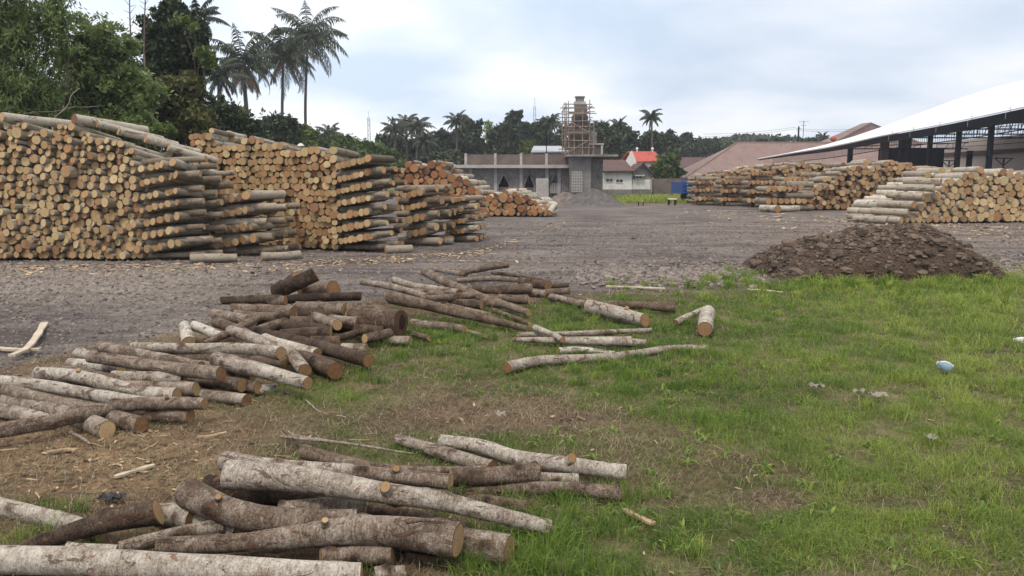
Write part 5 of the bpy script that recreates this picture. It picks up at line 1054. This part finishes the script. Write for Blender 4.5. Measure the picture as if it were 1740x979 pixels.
for a, b in ((793, 840), (843, 884), (887, 927), (930, 966)):
    m = MB(); box(m, X(a, Yb), X(b, Yb), Yb + .2, Yb + .32, zp0, zp1); part(m, 'brick_parapet', M_brick)
for px in (791.5, 841.5, 885.5, 928.5):
    m = MB(); box(m, X(px, Yb) - .1, X(px, Yb) + .1, Yb + .12, Yb + .4, zp0, Z(260.5, Yb)); part(m, 'parapet_post', M_concl)
m = MB(); bar(m, (X(928.5, Yb), Yb + .25, zp1), (X(928.5, Yb), Yb + .25, Z(215, Yb)), .05); part(m, 'steel_rod', M_dark)
def lattice(a0, a1, y0, y1, Yl, name):
    m = MB(); x0, x1, z0, z1 = X(a0, Yl), X(a1, Yl), Z(y1, Yl), Z(y0, Yl); nc, nr = 4, 7
    for i in range(nc + 1): bar(m, (x0 + (x1 - x0) * i / nc, Yl, z0), (x0 + (x1 - x0) * i / nc, Yl, z1), .03)
    for j in range(nr + 1): bar(m, (x0, Yl, z0 + (z1 - z0) * j / nr), (x1, Yl, z0 + (z1 - z0) * j / nr), .03)
    for i in range(nc):
        for j in range(nr):
            cx, cz = x0 + (x1 - x0) * (i + .5) / nc, z0 + (z1 - z0) * (j + .5) / nr; rx, rz = (x1 - x0) / nc / 2, (z1 - z0) / nr / 2; q = [(cx + rx, cz), (cx, cz + rz), (cx - rx, cz), (cx, cz - rz)]
            for s in range(4): bar(m, (q[s][0], Yl, q[s][1]), (q[(s + 1) % 4][0], Yl, q[(s + 1) % 4][1]), .022)
    part(m, name, simple('pale_blocks', (.40, .40, .39), .9, .2, 3))
lattice(972, 989, 292, 326, 59.9, 'ventilation_grille'); lattice(935, 950, 312, 328, Yb - .02, 'ventilation_grille')
m = MB(); box(m, X(910, Yb), X(931, Yb), Yb - 1.2, Yb - 1.0, 0, Z(303, Yb)); part(m, 'grey_side_panel', M_concl)
# block under the tower, slightly forward
Yt = 60.0; m = MB(); box(m, X(969, Yt), X(1004, Yt), Yt, Yt + 5, 0, Z(266.5, Yt)); box(m, X(1004, Yt), X(1026, Yt), Yt + .7, Yt + 5, 0, Z(266.5, Yt)); part(m, 'stair_block', M_plaster)
m = MB(); box(m, X(962, Yt), X(1048, Yt), Yt - .7, Yt + 5.3, Z(266.5, Yt) + .003, Z(263, Yt)); part(m, 'tower_slab', M_conc)
zt = Z(263, Yt) + .003; Yw = Yt + 1.0
m = MB(); lv_ = [(968, 1001, 263, 226), (972, 998, 226, 196), (976, 996, 196, 178)]
zb = zt
for a, b, y0, y1 in lv_:
    z1 = Z(y1, Yw); w2 = (X(b, Yw) - X(a, Yw)); box(m, X(a, Yw), X(b, Yw), Yw, Yw + w2, zb, z1); zb = z1 + .003
part(m, 'tower_shaft', M_brick)
cx = X(985, Yw); yc = Yw + .7
for a, y0, y1 in ((10.5, 196, 193), (11.5, 226, 224), (9.5, 178, 172)):
    m = MB(); box(m, cx - a * Yw / F, cx + a * Yw / F, yc - a * Yw / F, yc + a * Yw / F, Z(y0, Yw) + .004, Z(y1, Yw))
    part(m, 'tower_cornice', M_concl)
m = MB(); bar(m, (cx, yc, Z(172, Yw) + .003), (cx, yc, Z(165, Yw)), .33, 0, .5, 8); bar(m, (cx, yc, Z(165, Yw) + .002), (cx, yc, Z(162.5, Yw)), .4, 0, .5, 8); part(m, 'tower_cap', M_plaster)
for k, (a, b, y0, y1) in enumerate(((974, 980, 218, 203), (986, 992, 218, 203), (974, 980, 252, 236), (987, 993, 252, 236))):
    m = MB(); box(m, X(a, Yw), X(b, Yw), Yw - .03, Yw + .1 if k < 2 else Yw + .05, Z(y0, Yw), Z(y1, Yw)); 
    if k < 2: m = MB(); box(m, X(a, Yw), X(b, Yw), Yw - .035, Yw + .02, Z(y0, Yw), Z(y1, Yw))
    part(m, 'window_opening', M_glass)
m = MB(); box(m, X(1003, Yt), X(1026, Yt), Yt + 1.2, Yt + 3.5, zt, Z(245, Yt)); part(m, 'brick_annex', M_brick)
m = MB(); box(m, X(1002, Yt), X(1028, Yt), Yt + 1.0, Yt + 3.7, Z(245, Yt) + .003, Z(242.5, Yt)); box(m, X(1023, Yt), X(1026.5, Yt), Yt + 1.05, Yt + 1.19, zt, Z(245, Yt)); part(m, 'annex_slab', M_concl)
m = MB(); box(m, X(1004, Yt), X(1018, Yt), Yt + 2.0, Yt + 3.2, Z(242.5, Yt) + .003, Z(222, Yt)); part(m, 'roof_cabin', M_conc)
# bamboo scaffolding round the tower
sc0 = empty('scaffolding', (X(985, Yt), Yt, zt), 'bamboo pole scaffolding wrapped round the brick tower', 'scaffolding')
cols_ = [(960, 172), (966, 168), (976, 190), (990, 186), (1000.5, 168), (1008, 200)]
for px, ty in cols_:
    for yo in (Yt + .35, Yt + 3.2):
        m = MB(); limb(m, (X(px, Yt), yo, zt), (X(px + rng.normal(0, 1), Yt), yo, Z(ty + rng.normal(0, 3), Yt)), .045, .035, .006, 6, 6); m.build('upright_pole', M_bamboo, sc0, loc=tuple(sc0.location))
for py in (250, 238, 226, 215, 205, 193, 184, 176):
    for yo in (Yt + .28, Yt + 3.28):
        m = MB(); x0, x1 = X(955 + rng.uniform(-4, 5), Yt), X(1008 + rng.uniform(-4, 9), Yt); z = Z(py, Yt); limb(m, (x0, yo, z + rng.normal(0, .04)), (x1, yo, z + rng.normal(0, .04)), .04, .035, .004, 6, 6); m.build('cross_pole', M_bamboo, sc0, loc=tuple(sc0.location))
for px in (960, 1002):
    for py in (250, 226, 205, 184):
        m = MB(); limb(m, (X(px, Yt), Yt - .2, Z(py, Yt) + .07), (X(px, Yt), Yt + 3.6, Z(py, Yt) + .07), .04, .035, .004, 5, 6); m.build('cross_pole', M_bamboo, sc0, loc=tuple(sc0.location))
for a, b in (((962, 262), (1000, 238)), ((1000, 226), (966, 205))):
    m = MB(); limb(m, (X(a[0], Yt), Yt + .2, Z(a[1], Yt) + .05), (X(b[0], Yt), Yt + .2, Z(b[1], Yt)), .035, .03, .004, 5, 6); m.build('brace', M_bamboo, sc0, loc=tuple(sc0.location))
for py in (226, 193): 
    m = MB(); box(m, X(966, Yt), X(1002, Yt), Yt + .35, Yt + .85, Z(py, Yt) + .08, Z(py, Yt) + .13); m.build('plank_deck', M_bamboo, sc0, loc=tuple(sc0.location))

# ------------------------------------------------------------------ houses
def roof_face(m, q, mat=0):
    q = [np.asarray(a, float) for a in q]; u = norm(q[1] - q[0]); nrm = norm(np.cross(q[1] - q[0], q[-1] - q[0])); v = np.cross(nrm, u); lc = [((p - q[0]) @ u, (p - q[0]) @ v, 0) for p in q]
    m.add(q, [list(range(len(q)))], mat, .5, lc)
def roof_slab(name, faces, mat, r, th=.12):
    m = MB()
    for q in faces: roof_face(m, q)
    o = m.build(name, mat, r, loc=tuple(r.location)); s = o.modifiers.new('t', 'SOLIDIFY'); s.thickness = th; s.offset = -1; return o
def win(r, a, b, y0, y1, Yf, frame=M_white, awn=None):
    m = MB(); box(m, X(a, Yf), X(b, Yf), Yf - .03, Yf + .02, Z(y1, Yf), Z(y0, Yf)); o = m.build('window', M_glass, r, loc=tuple(r.location))
    m = MB(); w_ = .05; x0, x1, z0, z1 = X(a, Yf), X(b, Yf), Z(y1, Yf), Z(y0, Yf)
    for q in ((x0, x1, z0, z0 + w_), (x0, x1, z1 - w_, z1), (x0, x0 + w_, z0 + w_, z1 - w_), (x1 - w_, x1, z0 + w_, z1 - w_), ((x0 + x1) / 2 - .02, (x0 + x1) / 2 + .02, z0 + w_, z1 - w_)): box(m, q[0], q[1], Yf - .06, Yf - .032, q[2], q[3])
    f = m.build('frame', frame, o, loc=(0, 0, 0)); 
    for v_ in f.data.vertices: v_.co -= r.location
    f.location = (0, 0, 0)
    if awn:
        m = MB(); box(m, x0 - .1, x1 + .1, Yf - .5, Yf - .07, z1 + .02, z1 + .08); m.build('awning', awn, r, loc=tuple(r.location))
Ys = 72.0
s1 = empty('white_shed', (X(1050, Ys), Ys, 0), 'low whitewashed shed with brown roof beside the unfinished tower', 'shed')
m = MB(); box(m, X(1025.5, Ys), X(1074, Ys), Ys, Ys + 5, .7, Z(290, Ys)); m.build('wall', M_white, s1, loc=tuple(s1.location))
m = MB(); box(m, X(1025.5, Ys), X(1074, Ys), Ys - .04, Ys + 5, 0, .697); m.build('plinth', M_plaster, s1, loc=tuple(s1.location))
roof_slab('roof', [[(X(1023, Ys), Ys - .5, Z(291, Ys)), (X(1076, Ys), Ys - .5, Z(290, Ys)), (X(1070, Ys), Ys + 3.5, Z(270, Ys)), (X(1026, Ys), Ys + 3.5, Z(270, Ys))], [(X(1026, Ys), Ys + 3.5, Z(270, Ys)), (X(1070, Ys), Ys + 3.5, Z(270, Ys)), (X(1076, Ys), Ys + 7, Z(288, Ys)), (X(1023, Ys), Ys + 7, Z(288, Ys))]], M_tiled, s1)
win(s1, 1029, 1042, 303, 310, Ys); win(s1, 1046, 1059, 304, 311, Ys)
s2 = empty('gabled_shed', (X(1092, Ys), Ys, 0), 'grey gabled shed with a small light awning right of the whitewashed one', 'shed')
m = MB(); prism(m, [(X(1075, Ys), 0), (X(1108, Ys), 0), (X(1108, Ys), Z(292, Ys)), (X(1092, Ys), Z(279, Ys)), (X(1075, Ys), Z(292, Ys))], Ys + .2, Ys + 5); m.build('wall', M_plaster, s2, loc=tuple(s2.location))
m = MB(); box(m, X(1075.3, Ys), X(1106, Ys), Ys + .15, Ys + .197, .7, Z(305, Ys)); m.build('whitewash_band', M_white, s2, loc=tuple(s2.location))
roof_slab('roof', [[(X(1072, Ys), Ys - .2, Z(294, Ys)), (X(1092, Ys), Ys - .2, Z(276.5, Ys)), (X(1092, Ys), Ys + 5.3, Z(276.5, Ys)), (X(1072, Ys), Ys + 5.3, Z(294, Ys))], [(X(1092, Ys), Ys - .2, Z(276.5, Ys)), (X(1111, Ys), Ys - .2, Z(294, Ys)), (X(1111, Ys), Ys + 5.3, Z(294, Ys)), (X(1092, Ys), Ys + 5.3, Z(276.5, Ys))]], M_tiled, s2)
win(s2, 1079, 1092, 299, 304, Ys + .14, awn=simple('light_awning', (.55, .62, .68), .5, .1))
Yr = 88.0
s3 = empty('red_roofed_house', (X(1095, Yr), Yr, 0), 'white house with bright red tiled roof behind the sheds', 'house')
m = MB(); prism(m, [(X(1063, Yr), 0), (X(1083, Yr), 0), (X(1083, Yr), Z(280, Yr)), (X(1073, Yr), Z(256, Yr)), (X(1063, Yr), Z(274, Yr))], Yr, Yr + .4); box(m, X(1083, Yr), X(1124, Yr), Yr + .05, Yr + 5, 0, Z(273.5, Yr)); m.build('wall', M_white, s3, loc=tuple(s3.location))
roof_slab('roof', [[(X(1081, Yr), Yr - .3, Z(275, Yr)), (X(1126, Yr), Yr - .3, Z(273, Yr)), (X(1120, Yr), Yr + 3.2, Z(255.5, Yr)), (X(1073, Yr), Yr + 3.2, Z(255.5, Yr))], [(X(1073, Yr), Yr + 3.2, Z(255.5, Yr)), (X(1120, Yr), Yr + 3.2, Z(255.5, Yr)), (X(1126, Yr), Yr + 6, Z(270, Yr)), (X(1066, Yr), Yr + 6, Z(270, Yr))]], M_tiler, s3)
for px in (1089, 1116):
    m = MB(); bar(m, (X(px, Yr), Yr + 3.2, Z(256, Yr)), (X(px, Yr), Yr + 3.2, Z(252, Yr)), .08, 0, .5, 6); m.add(IV2 * .16 + [X(px, Yr), Yr + 3.2, Z(251, Yr)], IF2, 0, .5); m.build('roof_vent', simple('vent_white', (.7, .72, .74), .4, .1), s3, loc=tuple(s3.location))
def antenna(px, y0, y1, Y, label, name='antenna', bars=()):
    m = MB(); bar(m, (X(px, Y), Y, Z(y0, Y)), (X(px, Y), Y, Z(y1, Y)), .05)
    for by, hw in bars: bar(m, (X(px - hw, Y), Y, Z(by, Y)), (X(px + hw, Y), Y, Z(by, Y)), .03)
    tag(m.build(name, M_dark, loc=(X(px, Y), Y, Z(y0, Y))), label, 'antenna')
antenna(1101, 257, 233, 90, 'thin television antenna over the red roof', bars=((235, 3), (239, 2)))
antenna(1128, 300, 240, 89, 'grey pole standing right of the red roof', 'pole')
antenna(1361, 244, 205, 130, 'tall thin antenna over the pink brown ridge', bars=((207, 9), (213, 4)))
# wall, dark roofed house, blue truck bed
m = MB(); box(m, X(1109, 74), X(1170, 74), 74, 74.3, 0, Z(303.5, 74)); tag(m.build('boundary_wall', simple('stained_wall', (.15, .125, .11), .9, .4, 1.0), loc=(X(1140, 74), 74, 0)), 'stained brown boundary wall right of the gabled shed', 'wall')
Yq4 = 134.0
s4 = empty('dark_roofed_house', (X(1180, Yq4), Yq4, 0), 'house with dark brown tiled roof left of the large pink brown roof', 'house')
m = MB(); box(m, X(1140, Yq4), X(1240, Yq4), Yq4, Yq4 + 8, 0, Z(298, Yq4)); m.build('wall', M_white, s4, loc=tuple(s4.location))
roof_slab('roof', [[(X(1150, Yq4), Yq4 - .5, Z(299, Yq4)), (X(1245, Yq4), Yq4 - .5, Z(299, Yq4)), (X(1240, Yq4), Yq4 + 5, Z(266, Yq4)), (X(1157, Yq4), Yq4 + 5, Z(266, Yq4))], [(X(1157, Yq4), Yq4 + 5, Z(266, Yq4)), (X(1240, Yq4), Yq4 + 5, Z(266, Yq4)), (X(1245, Yq4), Yq4 + 10, Z(290, Yq4)), (X(1150, Yq4), Yq4 + 10, Z(290, Yq4))]], M_tiled, s4)
Yk = 56.0
s5 = empty('blue_truck_bed', (X(1172, Yk), Yk, 0), 'blue slatted steel truck bed half hidden behind the far right stack', 'truck bed')
m = MB(); x0, x1 = X(1160, Yk), X(1192, Yk); z0, z1 = Z(329, Yk), Z(303.5, Yk); box(m, x0, x1, Yk, Yk + .06, z0, z1 - .25)
box(m, x0, x0 + .06, Yk + .06, Yk + 4, z0, z1 - .25); m.build('side_panel', M_blue, s5, loc=tuple(s5.location))
m = MB()
for q in (.0, .33, .66, 1.0): box(m, x0 + (x1 - x0) * q - .04, x0 + (x1 - x0) * q + .04, Yk - .05, Yk - .003, z0, z1)
for z in (z0 + .02, (z0 + z1) / 2, z1 - .1): box(m, x0 - .05, x1, Yk - .09, Yk - .053, z, z + .09)
m.build('rail', M_blue, s5, loc=tuple(s5.location))
for xx_ in (x0 + .35, x1 - .3):
    m = MB(); bar(m, (xx_, Yk - .02, .42), (xx_, Yk + .28, .42), .42, 0, .5, 18); m.build('wheel', M_dark, s5, loc=tuple(s5.location))
m = MB(); box(m, x0 + .3, x0 + .48, Yk - .012, Yk - .003, z1 - .55, z1 - .4); m.build('white_mark', M_white, s5, loc=tuple(s5.location))
s6 = empty('low_table', (X(1143, 50), 50, 0), 'low dark table with pale top standing on the grass strip', 'table')
m = MB(); box(m, X(1137, 50), X(1150, 50), 49.8, 50.4, .34, .42); m.build('table_top', M_tan, s6, loc=tuple(s6.location))
for a in (1138, 1149):
    for yy_ in (49.9, 50.3):
        m = MB(); bar(m, (X(a, 50), yy_, -.02), (X(a, 50), yy_, .338), .04); m.build('leg', M_dark, s6, loc=tuple(s6.location))
s7 = empty('low_bench', (X(1090, 49), 49, 0), 'small reddish bench in the grass before the sheds', 'bench')
m = MB(); box(m, X(1085, 49), X(1095, 49), 48.9, 49.2, .22, .28); m.build('seat', simple('reddish_board', (.38, .2, .13), .8, .2), s7, loc=tuple(s7.location))
for a in (1086, 1094):
    m = MB(); bar(m, (X(a, 49), 49.05, -.02), (X(a, 49), 49.05, .218), .04); m.build('leg', M_dark, s7, loc=tuple(s7.location))
# grey low roofs above the parapet (behind)
s8 = empty('grey_house', (X(925, 85), 85, 0), 'small grey roofed house showing above the brick parapet', 'house')
m = MB(); box(m, X(904, 85), X(962, 85), 85, 90, 0, Z(256, 85)); m.build('wall', M_conc, s8, loc=tuple(s8.location))
roof_slab('roof', [[(X(902, 85), 84.6, Z(258, 85)), (X(965, 85), 84.6, Z(257, 85)), (X(955, 85), 88, Z(246, 85)), (X(908, 85), 88, Z(246, 85))], [(X(908, 85), 88, Z(246, 85)), (X(955, 85), 88, Z(246, 85)), (X(965, 85), 91, Z(256, 85)), (X(902, 85), 91, Z(256, 85))]], simple('grey_sheet', (.33, .36, .40), .5, .15), s8)
# long hipped tiled roof and gabled roof behind the shed
Yh = 112.0
s9 = empty('tiled_hall', (X(1330, Yh), Yh, 0), 'long low hall with a broad pink brown hipped tile roof', 'hall')
m = MB(); box(m, X(1172, Yh), X(1700, Yh), Yh, Yh + 14, 0, Z(303, Yh)); m.build('wall', M_tan, s9, loc=tuple(s9.location))
el, er, zt_, ze = X(1163, Yh), X(1720, Yh), Z(243, Yh + 0), Z(302, Yh)
rl, rr_ = X(1250, Yh) , X(1640, Yh); yr = Yh + 9
kf = (yr / Yh); zt_ = CAMZ + (zt_ - CAMZ) * kf; rl *= kf
roof_slab('roof', [[(el, Yh - .5, ze), (er, Yh - .5, ze), (rr_, yr, zt_), (rl, yr, zt_)], [(el, Yh + 14.5, ze), (el, Yh - .5, ze), (rl, yr, zt_)], [(rl, yr, zt_), (rr_, yr, zt_), (er, Yh + 14.5, ze), (el, Yh + 14.5, ze)], [(er, Yh - .5, ze), (er, Yh + 14.5, ze), (rr_, yr, zt_)]], M_tilep, s9, .15)
m = MB(); bar(m, (el, Yh - .5, ze + .05), (rl, yr, zt_ + .05), .12, 0, .7, 6); m.build('hip_ridge', M_tilep, s9, loc=tuple(s9.location))
m = MB(); bar(m, (rl, yr, zt_ + .05), (rr_, yr, zt_ + .05), .12, 0, .7, 6); m.build('ridge', M_tilep, s9, loc=tuple(s9.location))
Yg = 138.0
s10 = empty('brown_roofed_house', (X(1470, Yg), Yg, 0), 'brown roofed house rising behind the white sheet roof', 'house')
m = MB(); box(m, X(1425, Yg), X(1560, Yg), Yg, Yg + 8, 0, Z(243, Yg)); m.build('wall', M_tan, s10, loc=tuple(s10.location))
g0, g1, g2_ = P(1412, 244, Yg), P(1480, 208, Yg), P(1575, 246, Yg)
roof_slab('roof', [[g0, (g1[0], Yg + .0, g1[2]), (g1[0] + 1.5, Yg + 7, g1[2] + .3), (g0[0], Yg + 9, g0[2])], [(g1[0], Yg, g1[2]), g2_, (g2_[0], Yg + 9, g2_[2]), (g1[0] + 1.5, Yg + 7, g1[2] + .3)]], M_tilep, s10, .2)
prm = MB(); prism(prm, [(g0[0] + .3, g0[2]), (g2_[0] - .3, g2_[2]), (g1[0], g1[2] - .25)], Yg + .1, Yg + .3); prm.build('gable_wall', M_tilep, s10, loc=tuple(s10.location))
m = MB(); c = P(1416, 236, 128); m.add(IV2 * .5 * np.array([1, 1, .9]) + c, IF2, 0, .5, smooth=True); bar(m, (c[0], c[1], 0), (c[0], c[1], c[2] - .4), .15); tag(m.build('water_tank', simple('red_tank', (.42, .06, .05), .5, .1), loc=(c[0], c[1], 0)), 'round red water tank between the two brown roofs', 'tank')
# utility pole with wires
up = empty('utility_pole', (X(1353, 132), 132, 0), 'dark utility pole with sagging wires over the long tiled roof', 'pole')
m = MB(); bar(m, (X(1353, 132), 132, 0), (X(1353, 132), 132, Z(215, 132)), .14, 0, .5, 8); m.build('post', M_dark, up, loc=tuple(up.location))
m = MB(); bar(m, (X(1350, 132), 132, Z(219, 132)), (X(1357, 132), 132, Z(219, 132)), .06); m.build('crossarm', M_dark, up, loc=tuple(up.location))
for (a, ya), (b, yb_), sg in (((1353, 219), (1195, 232), 3), ((1353, 219), (1470, 219), 2), ((1353, 216), (1195, 228), 3), ((1353, 222), (1470, 222), 2)):
    m = MB(); pp = [P(a + (b - a) * t, ya + (yb_ - ya) * t + sg * 4 * t * (1 - t), 132) for t in np.linspace(0, 1, 13)]
    for q0, q1 in zip(pp[:-1], pp[1:]): bar(m, q0, q1, .022, n=3)
    m.build('wire', M_dark, up, loc=tuple(up.location))
# radio mast and lattice tower
def mast(px, y0, y1, Y, wb, label):
    m = MB(); z0, z1 = 0, Z(y1, Y); cx, nn = X(px, Y), 14; cr_ = []
    for s, t in ((-1, -1), (1, -1), (1, 1), (-1, 1)): bar(m, (cx + s * wb, Y + t * wb, z0), (cx + s * wb * .5, Y + t * wb * .5, z1), .04)
    for k in range(nn):
        za_, zb_ = z0 + (z1 - z0) * k / nn, z0 + (z1 - z0) * (k + 1) / nn; wa, wb2 = wb * (1 - .5 * k / nn), wb * (1 - .5 * (k + 1) / nn); bar(m, (cx - wa, Y - wa, za_), (cx + wb2, Y - wb2, zb_), .025); bar(m, (cx + wa, Y - wa, za_), (cx - wb2, Y - wb2, zb_), .025)
    bar(m, (cx, Y, z1), (cx, Y, z1 + 1.2), .04); tag(m.build('lattice_mast', simple('galvanised', (.25, .27, .30), .5, .1), loc=(cx, Y, 0)), label, 'mast')
mast(629, 305, 200, 150, .35, 'thin radio mast alone on the skyline left of the palm clump'); mast(908, 305, 180, 125, .3, 'lattice mast rising behind the brick parapet')
lp = empty('lamp_post', (X(513, 40), 40, 0), 'small white topped lamp post behind the second stack', 'lamp post')
m = MB(); bar(m, (X(513, 40), 40, 0), (X(513, 40), 40, Z(248, 40)), .03, 0, .5, 6); m.build('post', M_white, lp, loc=tuple(lp.location)); m = MB(); bar(m, (X(513, 40), 40, Z(248, 40)), (X(513, 40), 40, Z(243.5, 40)), .2, 0, .5, 8, .06); m.build('lamp_shade', M_white, lp, loc=tuple(lp.location))

# ------------------------------------------------------------------ open shed with white sheet roof
XS = 33.0
sh = empty('open_shed', (XS, 60, 0), 'large open sided dark steel shed with bright white sheet roof', 'shed')
def part_s(mb, name, mat): return mb.build(name, mat, sh, loc=tuple(sh.location))
epx = [1288, 1340, 1400, 1450, 1500, 1560, 1620, 1680, 1740, 1860]; epy = [270.5, 261.5, 252, 242, 231, 220, 208.5, 196, 183, 156]
upx = [1288, 1340, 1400, 1450, 1500, 1560, 1620, 1680, 1740, 1860]; upy = [270, 260.5, 247.5, 233, 216, 194, 171.5, 152, 137, 108]
E_, U_ = [], []
for a, b in zip(epx, epy):
    Yq = XS * F / (a - 870.0) * cp; Yq = XS / ((a - 870) / F) ; 
    Yq = Yq * (cp + 0); d = ray(a, b); t = XS / d[0]; E_.append(np.array([XS, d[1] * t, CAMZ + d[2] * t]))
for a, b in zip(upx, upy):
    k = np.interp(a, [1288, 1740, 1860], [.3, 13, 14]); d = ray(a, b); t = (XS + k) / d[0]; U_.append(np.array([XS + k, d[1] * t, CAMZ + d[2] * t]))
E_, U_ = np.array(E_), np.array(U_)
tt = np.linspace(0, 1, 40); src = np.linspace(0, 1, len(E_)); Ei = np.stack([np.interp(tt, src, E_[:, k]) for k in range(3)], 1); Ui = np.stack([np.interp(tt, src, U_[:, k]) for k in range(3)], 1)
Bi = Ui + np.stack([np.full(40, 3.0) * (Ui[:, 0] - XS) / 13, np.zeros(40), -(Ui[:, 2] - Ei[:, 2]) * .25], 1)  # unseen back slope cut short past the ridge to let light onto the rear wall
m = MB(); rows_ = []
for s in np.linspace(0, 1, 9): rows_.append(Ei * (1 - s) + Ui * s)
for s in np.linspace(0, 1, 7)[1:]: rows_.append(Ui * (1 - s) + Bi * s)
g3 = np.array(rows_); nr_ = len(rows_); i = (np.arange(nr_ - 1)[:, None] * 40 + np.arange(39)[None]).ravel(); m.add(g3.reshape(-1, 3), np.stack([i, i + 1, i + 41, i + 40], 1)[:, ::-1], 0, .5, smooth=False)
ro_ = part_s(m, 'roof', M_metalroof); md = ro_.modifiers.new('t', 'SOLIDIFY'); md.thickness = .06; md.offset = -1
for s in (.12, .38, .62, .86):
    m = MB(); q = Ei * (1 - s) + Ui * s + [0, 0, .02]
    for a, b in zip(q[:-1:2], q[2::2]): bar(m, a, b, .025, n=3)
    part_s(m, 'roof_seam', simple('seam_grey', (.45, .46, .47), .5, .05))
m = MB()
for a, b in zip(Ei[:-1], Ei[1:]):
    ha, hb = .10 + .012 * (106 - a[1]), .10 + .012 * (106 - b[1])
    v = []
    for p, h in ((a, ha), (b, hb)): v += [p + [-.05, 0, -.07], p + [.15, 0, -.07], p + [.15, 0, -.07 - h], p + [-.05, 0, -.07 - h]]
    m.add(v, [[0, 1, 5, 4], [1, 2, 6, 5], [2, 3, 7, 6], [3, 0, 4, 7]])
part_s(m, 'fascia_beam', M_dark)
def eaveZ(Y): return float(np.interp(-Y, -Ei[:, 1], Ei[:, 2]))
def ridgeP(Y): return np.array([np.interp(-Y, -Ui[:, 1], Ui[:, k]) for k in range(3)])
for px in (1430, 1527, 1562, 1609, 1662, 1728, 1800):
    Yc = XS / ((px - 870) / F) * 1.0 ; wv = .15 if px > 1500 else .2
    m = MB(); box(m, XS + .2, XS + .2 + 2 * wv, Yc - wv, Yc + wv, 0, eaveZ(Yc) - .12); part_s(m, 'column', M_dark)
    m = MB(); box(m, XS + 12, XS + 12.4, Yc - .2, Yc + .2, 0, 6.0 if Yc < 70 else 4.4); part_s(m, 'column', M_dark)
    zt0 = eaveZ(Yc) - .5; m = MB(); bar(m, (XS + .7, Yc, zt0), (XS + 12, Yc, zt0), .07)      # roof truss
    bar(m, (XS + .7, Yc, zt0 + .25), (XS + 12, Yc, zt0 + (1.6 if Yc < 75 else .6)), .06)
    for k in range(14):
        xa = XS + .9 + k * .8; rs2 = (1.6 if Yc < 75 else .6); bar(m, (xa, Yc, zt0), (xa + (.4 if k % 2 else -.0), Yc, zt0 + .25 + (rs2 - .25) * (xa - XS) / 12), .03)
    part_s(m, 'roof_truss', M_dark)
for px in (1470, 1500):
    Yc = XS / ((px - 870) / F); m = MB(); box(m, XS + 1.0, XS + 1.6, Yc - .25, Yc + .25, 0, eaveZ(Yc) - .2); part_s(m, 'column', M_rust if px == 1470 else M_dark)
# eave side lattice: rail and thin hangers under the fascia
m = MB(); q = [p + [.3, 0, -.12 - .02 * (106 - p[1]) * .45 - .75] for p in Ei]
for a, b in zip(q[:-1], q[1:]): bar(m, a, b, .045)
for k in range(0, 200):
    Yq = 102 - k * .33
    if Yq < 45: break
    z = eaveZ(Yq); dz = .12 + .02 * (106 - Yq) * .45 + .75; bar(m, (XS + .3, Yq, z - .1), (XS + .3, Yq, z - dz), .02, n=3)
part_s(m, 'eave_lattice', M_dark)
# far side wall, its beam, mid rails
m = MB(); box(m, XS + 14, XS + 14.3, 42, 92, 0, 5.7); part_s(m, 'rear_wall', M_tan)
m = MB(); box(m, XS + 13.8, XS + 13.99, 42, 92, 4.05, 4.45); part_s(m, 'wall_beam', M_rust)
m = MB()
for z in (4.95, 5.4): bar(m, (XS + 13.8, 42, z), (XS + 13.8, 88, z), .035)
for k in range(90): bar(m, (XS + 13.9, 42 + k * .5, 5.72), (XS + 13.9, 42 + k * .5, 6.6), .02, n=3)
bar(m, (XS + 13.9, 42, 6.6), (XS + 13.9, 88, 6.6), .04)
part_s(m, 'mesh_screen', M_dark)
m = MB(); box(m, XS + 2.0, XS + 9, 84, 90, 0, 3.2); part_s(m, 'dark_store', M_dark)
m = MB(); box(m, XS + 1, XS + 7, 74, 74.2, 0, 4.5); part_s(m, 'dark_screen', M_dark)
m = MB(); box(m, X(1461, 73.9), X(1485, 73.9), 73.8, 73.9, Z(292, 73.9), Z(274, 73.9)); part_s(m, 'store_window', simple('pale_pane', (.3, .33, .36), .3, .1))
m = MB(); box(m, XS + .1, XS + 14, 42, 104, -.05, .06); part_s(m, 'floor_slab', M_conc)
for px in (1598, 1697):
    Yc = XS / ((px - 870) / F); m = MB(); bar(m, (XS + 3, Yc + 5, .06), (XS + 3, Yc + 5, 3.1), .06); bar(m, (XS + 3, Yc + 5, 2.6), (XS + 2.4, Yc + 5, 3.1), .04); bar(m, (XS + 3, Yc + 5, 2.6), (XS + 3.6, Yc + 5, 3.1), .04); bar(m, (XS + 2.3, Yc + 5, 3.13), (XS + 3.7, Yc + 5, 3.13), .05); part_s(m, 'inner_post', M_dark)
for px in (1500, 1535, 1578, 1630, 1692):                      # small uprights along the eave
    Yc = XS / ((px - 870) / F); m = MB(); z = eaveZ(Yc); bar(m, (XS + .3, Yc, z), (XS + .25, Yc, z + .28), .035); bar(m, (XS - .07, Yc - .1, z - .1), (XS - .07, Yc - .1, z - .5), .02); part_s(m, 'eave_clip', simple('clip_grey', (.28, .28, .28), .5, .1))

# ------------------------------------------------------------------ haze
HAZE = 0.0006
if HAZE:
    m = MB(); box(m, -170, 190, -15, 320, -1.6, 45); hzo = m.build('haze', None if False else bpy.data.materials.new('haze')); tag(hzo, 'thin humid haze hanging over the yard and far trees', 'haze', kind='stuff')
    hm_ = hzo.data.materials[0]; hm_.use_nodes = True; t = hm_.node_tree; t.nodes.clear(); o = t.nodes.new('ShaderNodeOutputMaterial'); v = t.nodes.new('ShaderNodeVolumePrincipled')
    v.inputs['Color'].default_value = (.86, .90, 1.0, 1); v.inputs['Density'].default_value = HAZE; v.inputs['Anisotropy'].default_value = .2; t.links.new(v.outputs[0], o.inputs['Volume'])
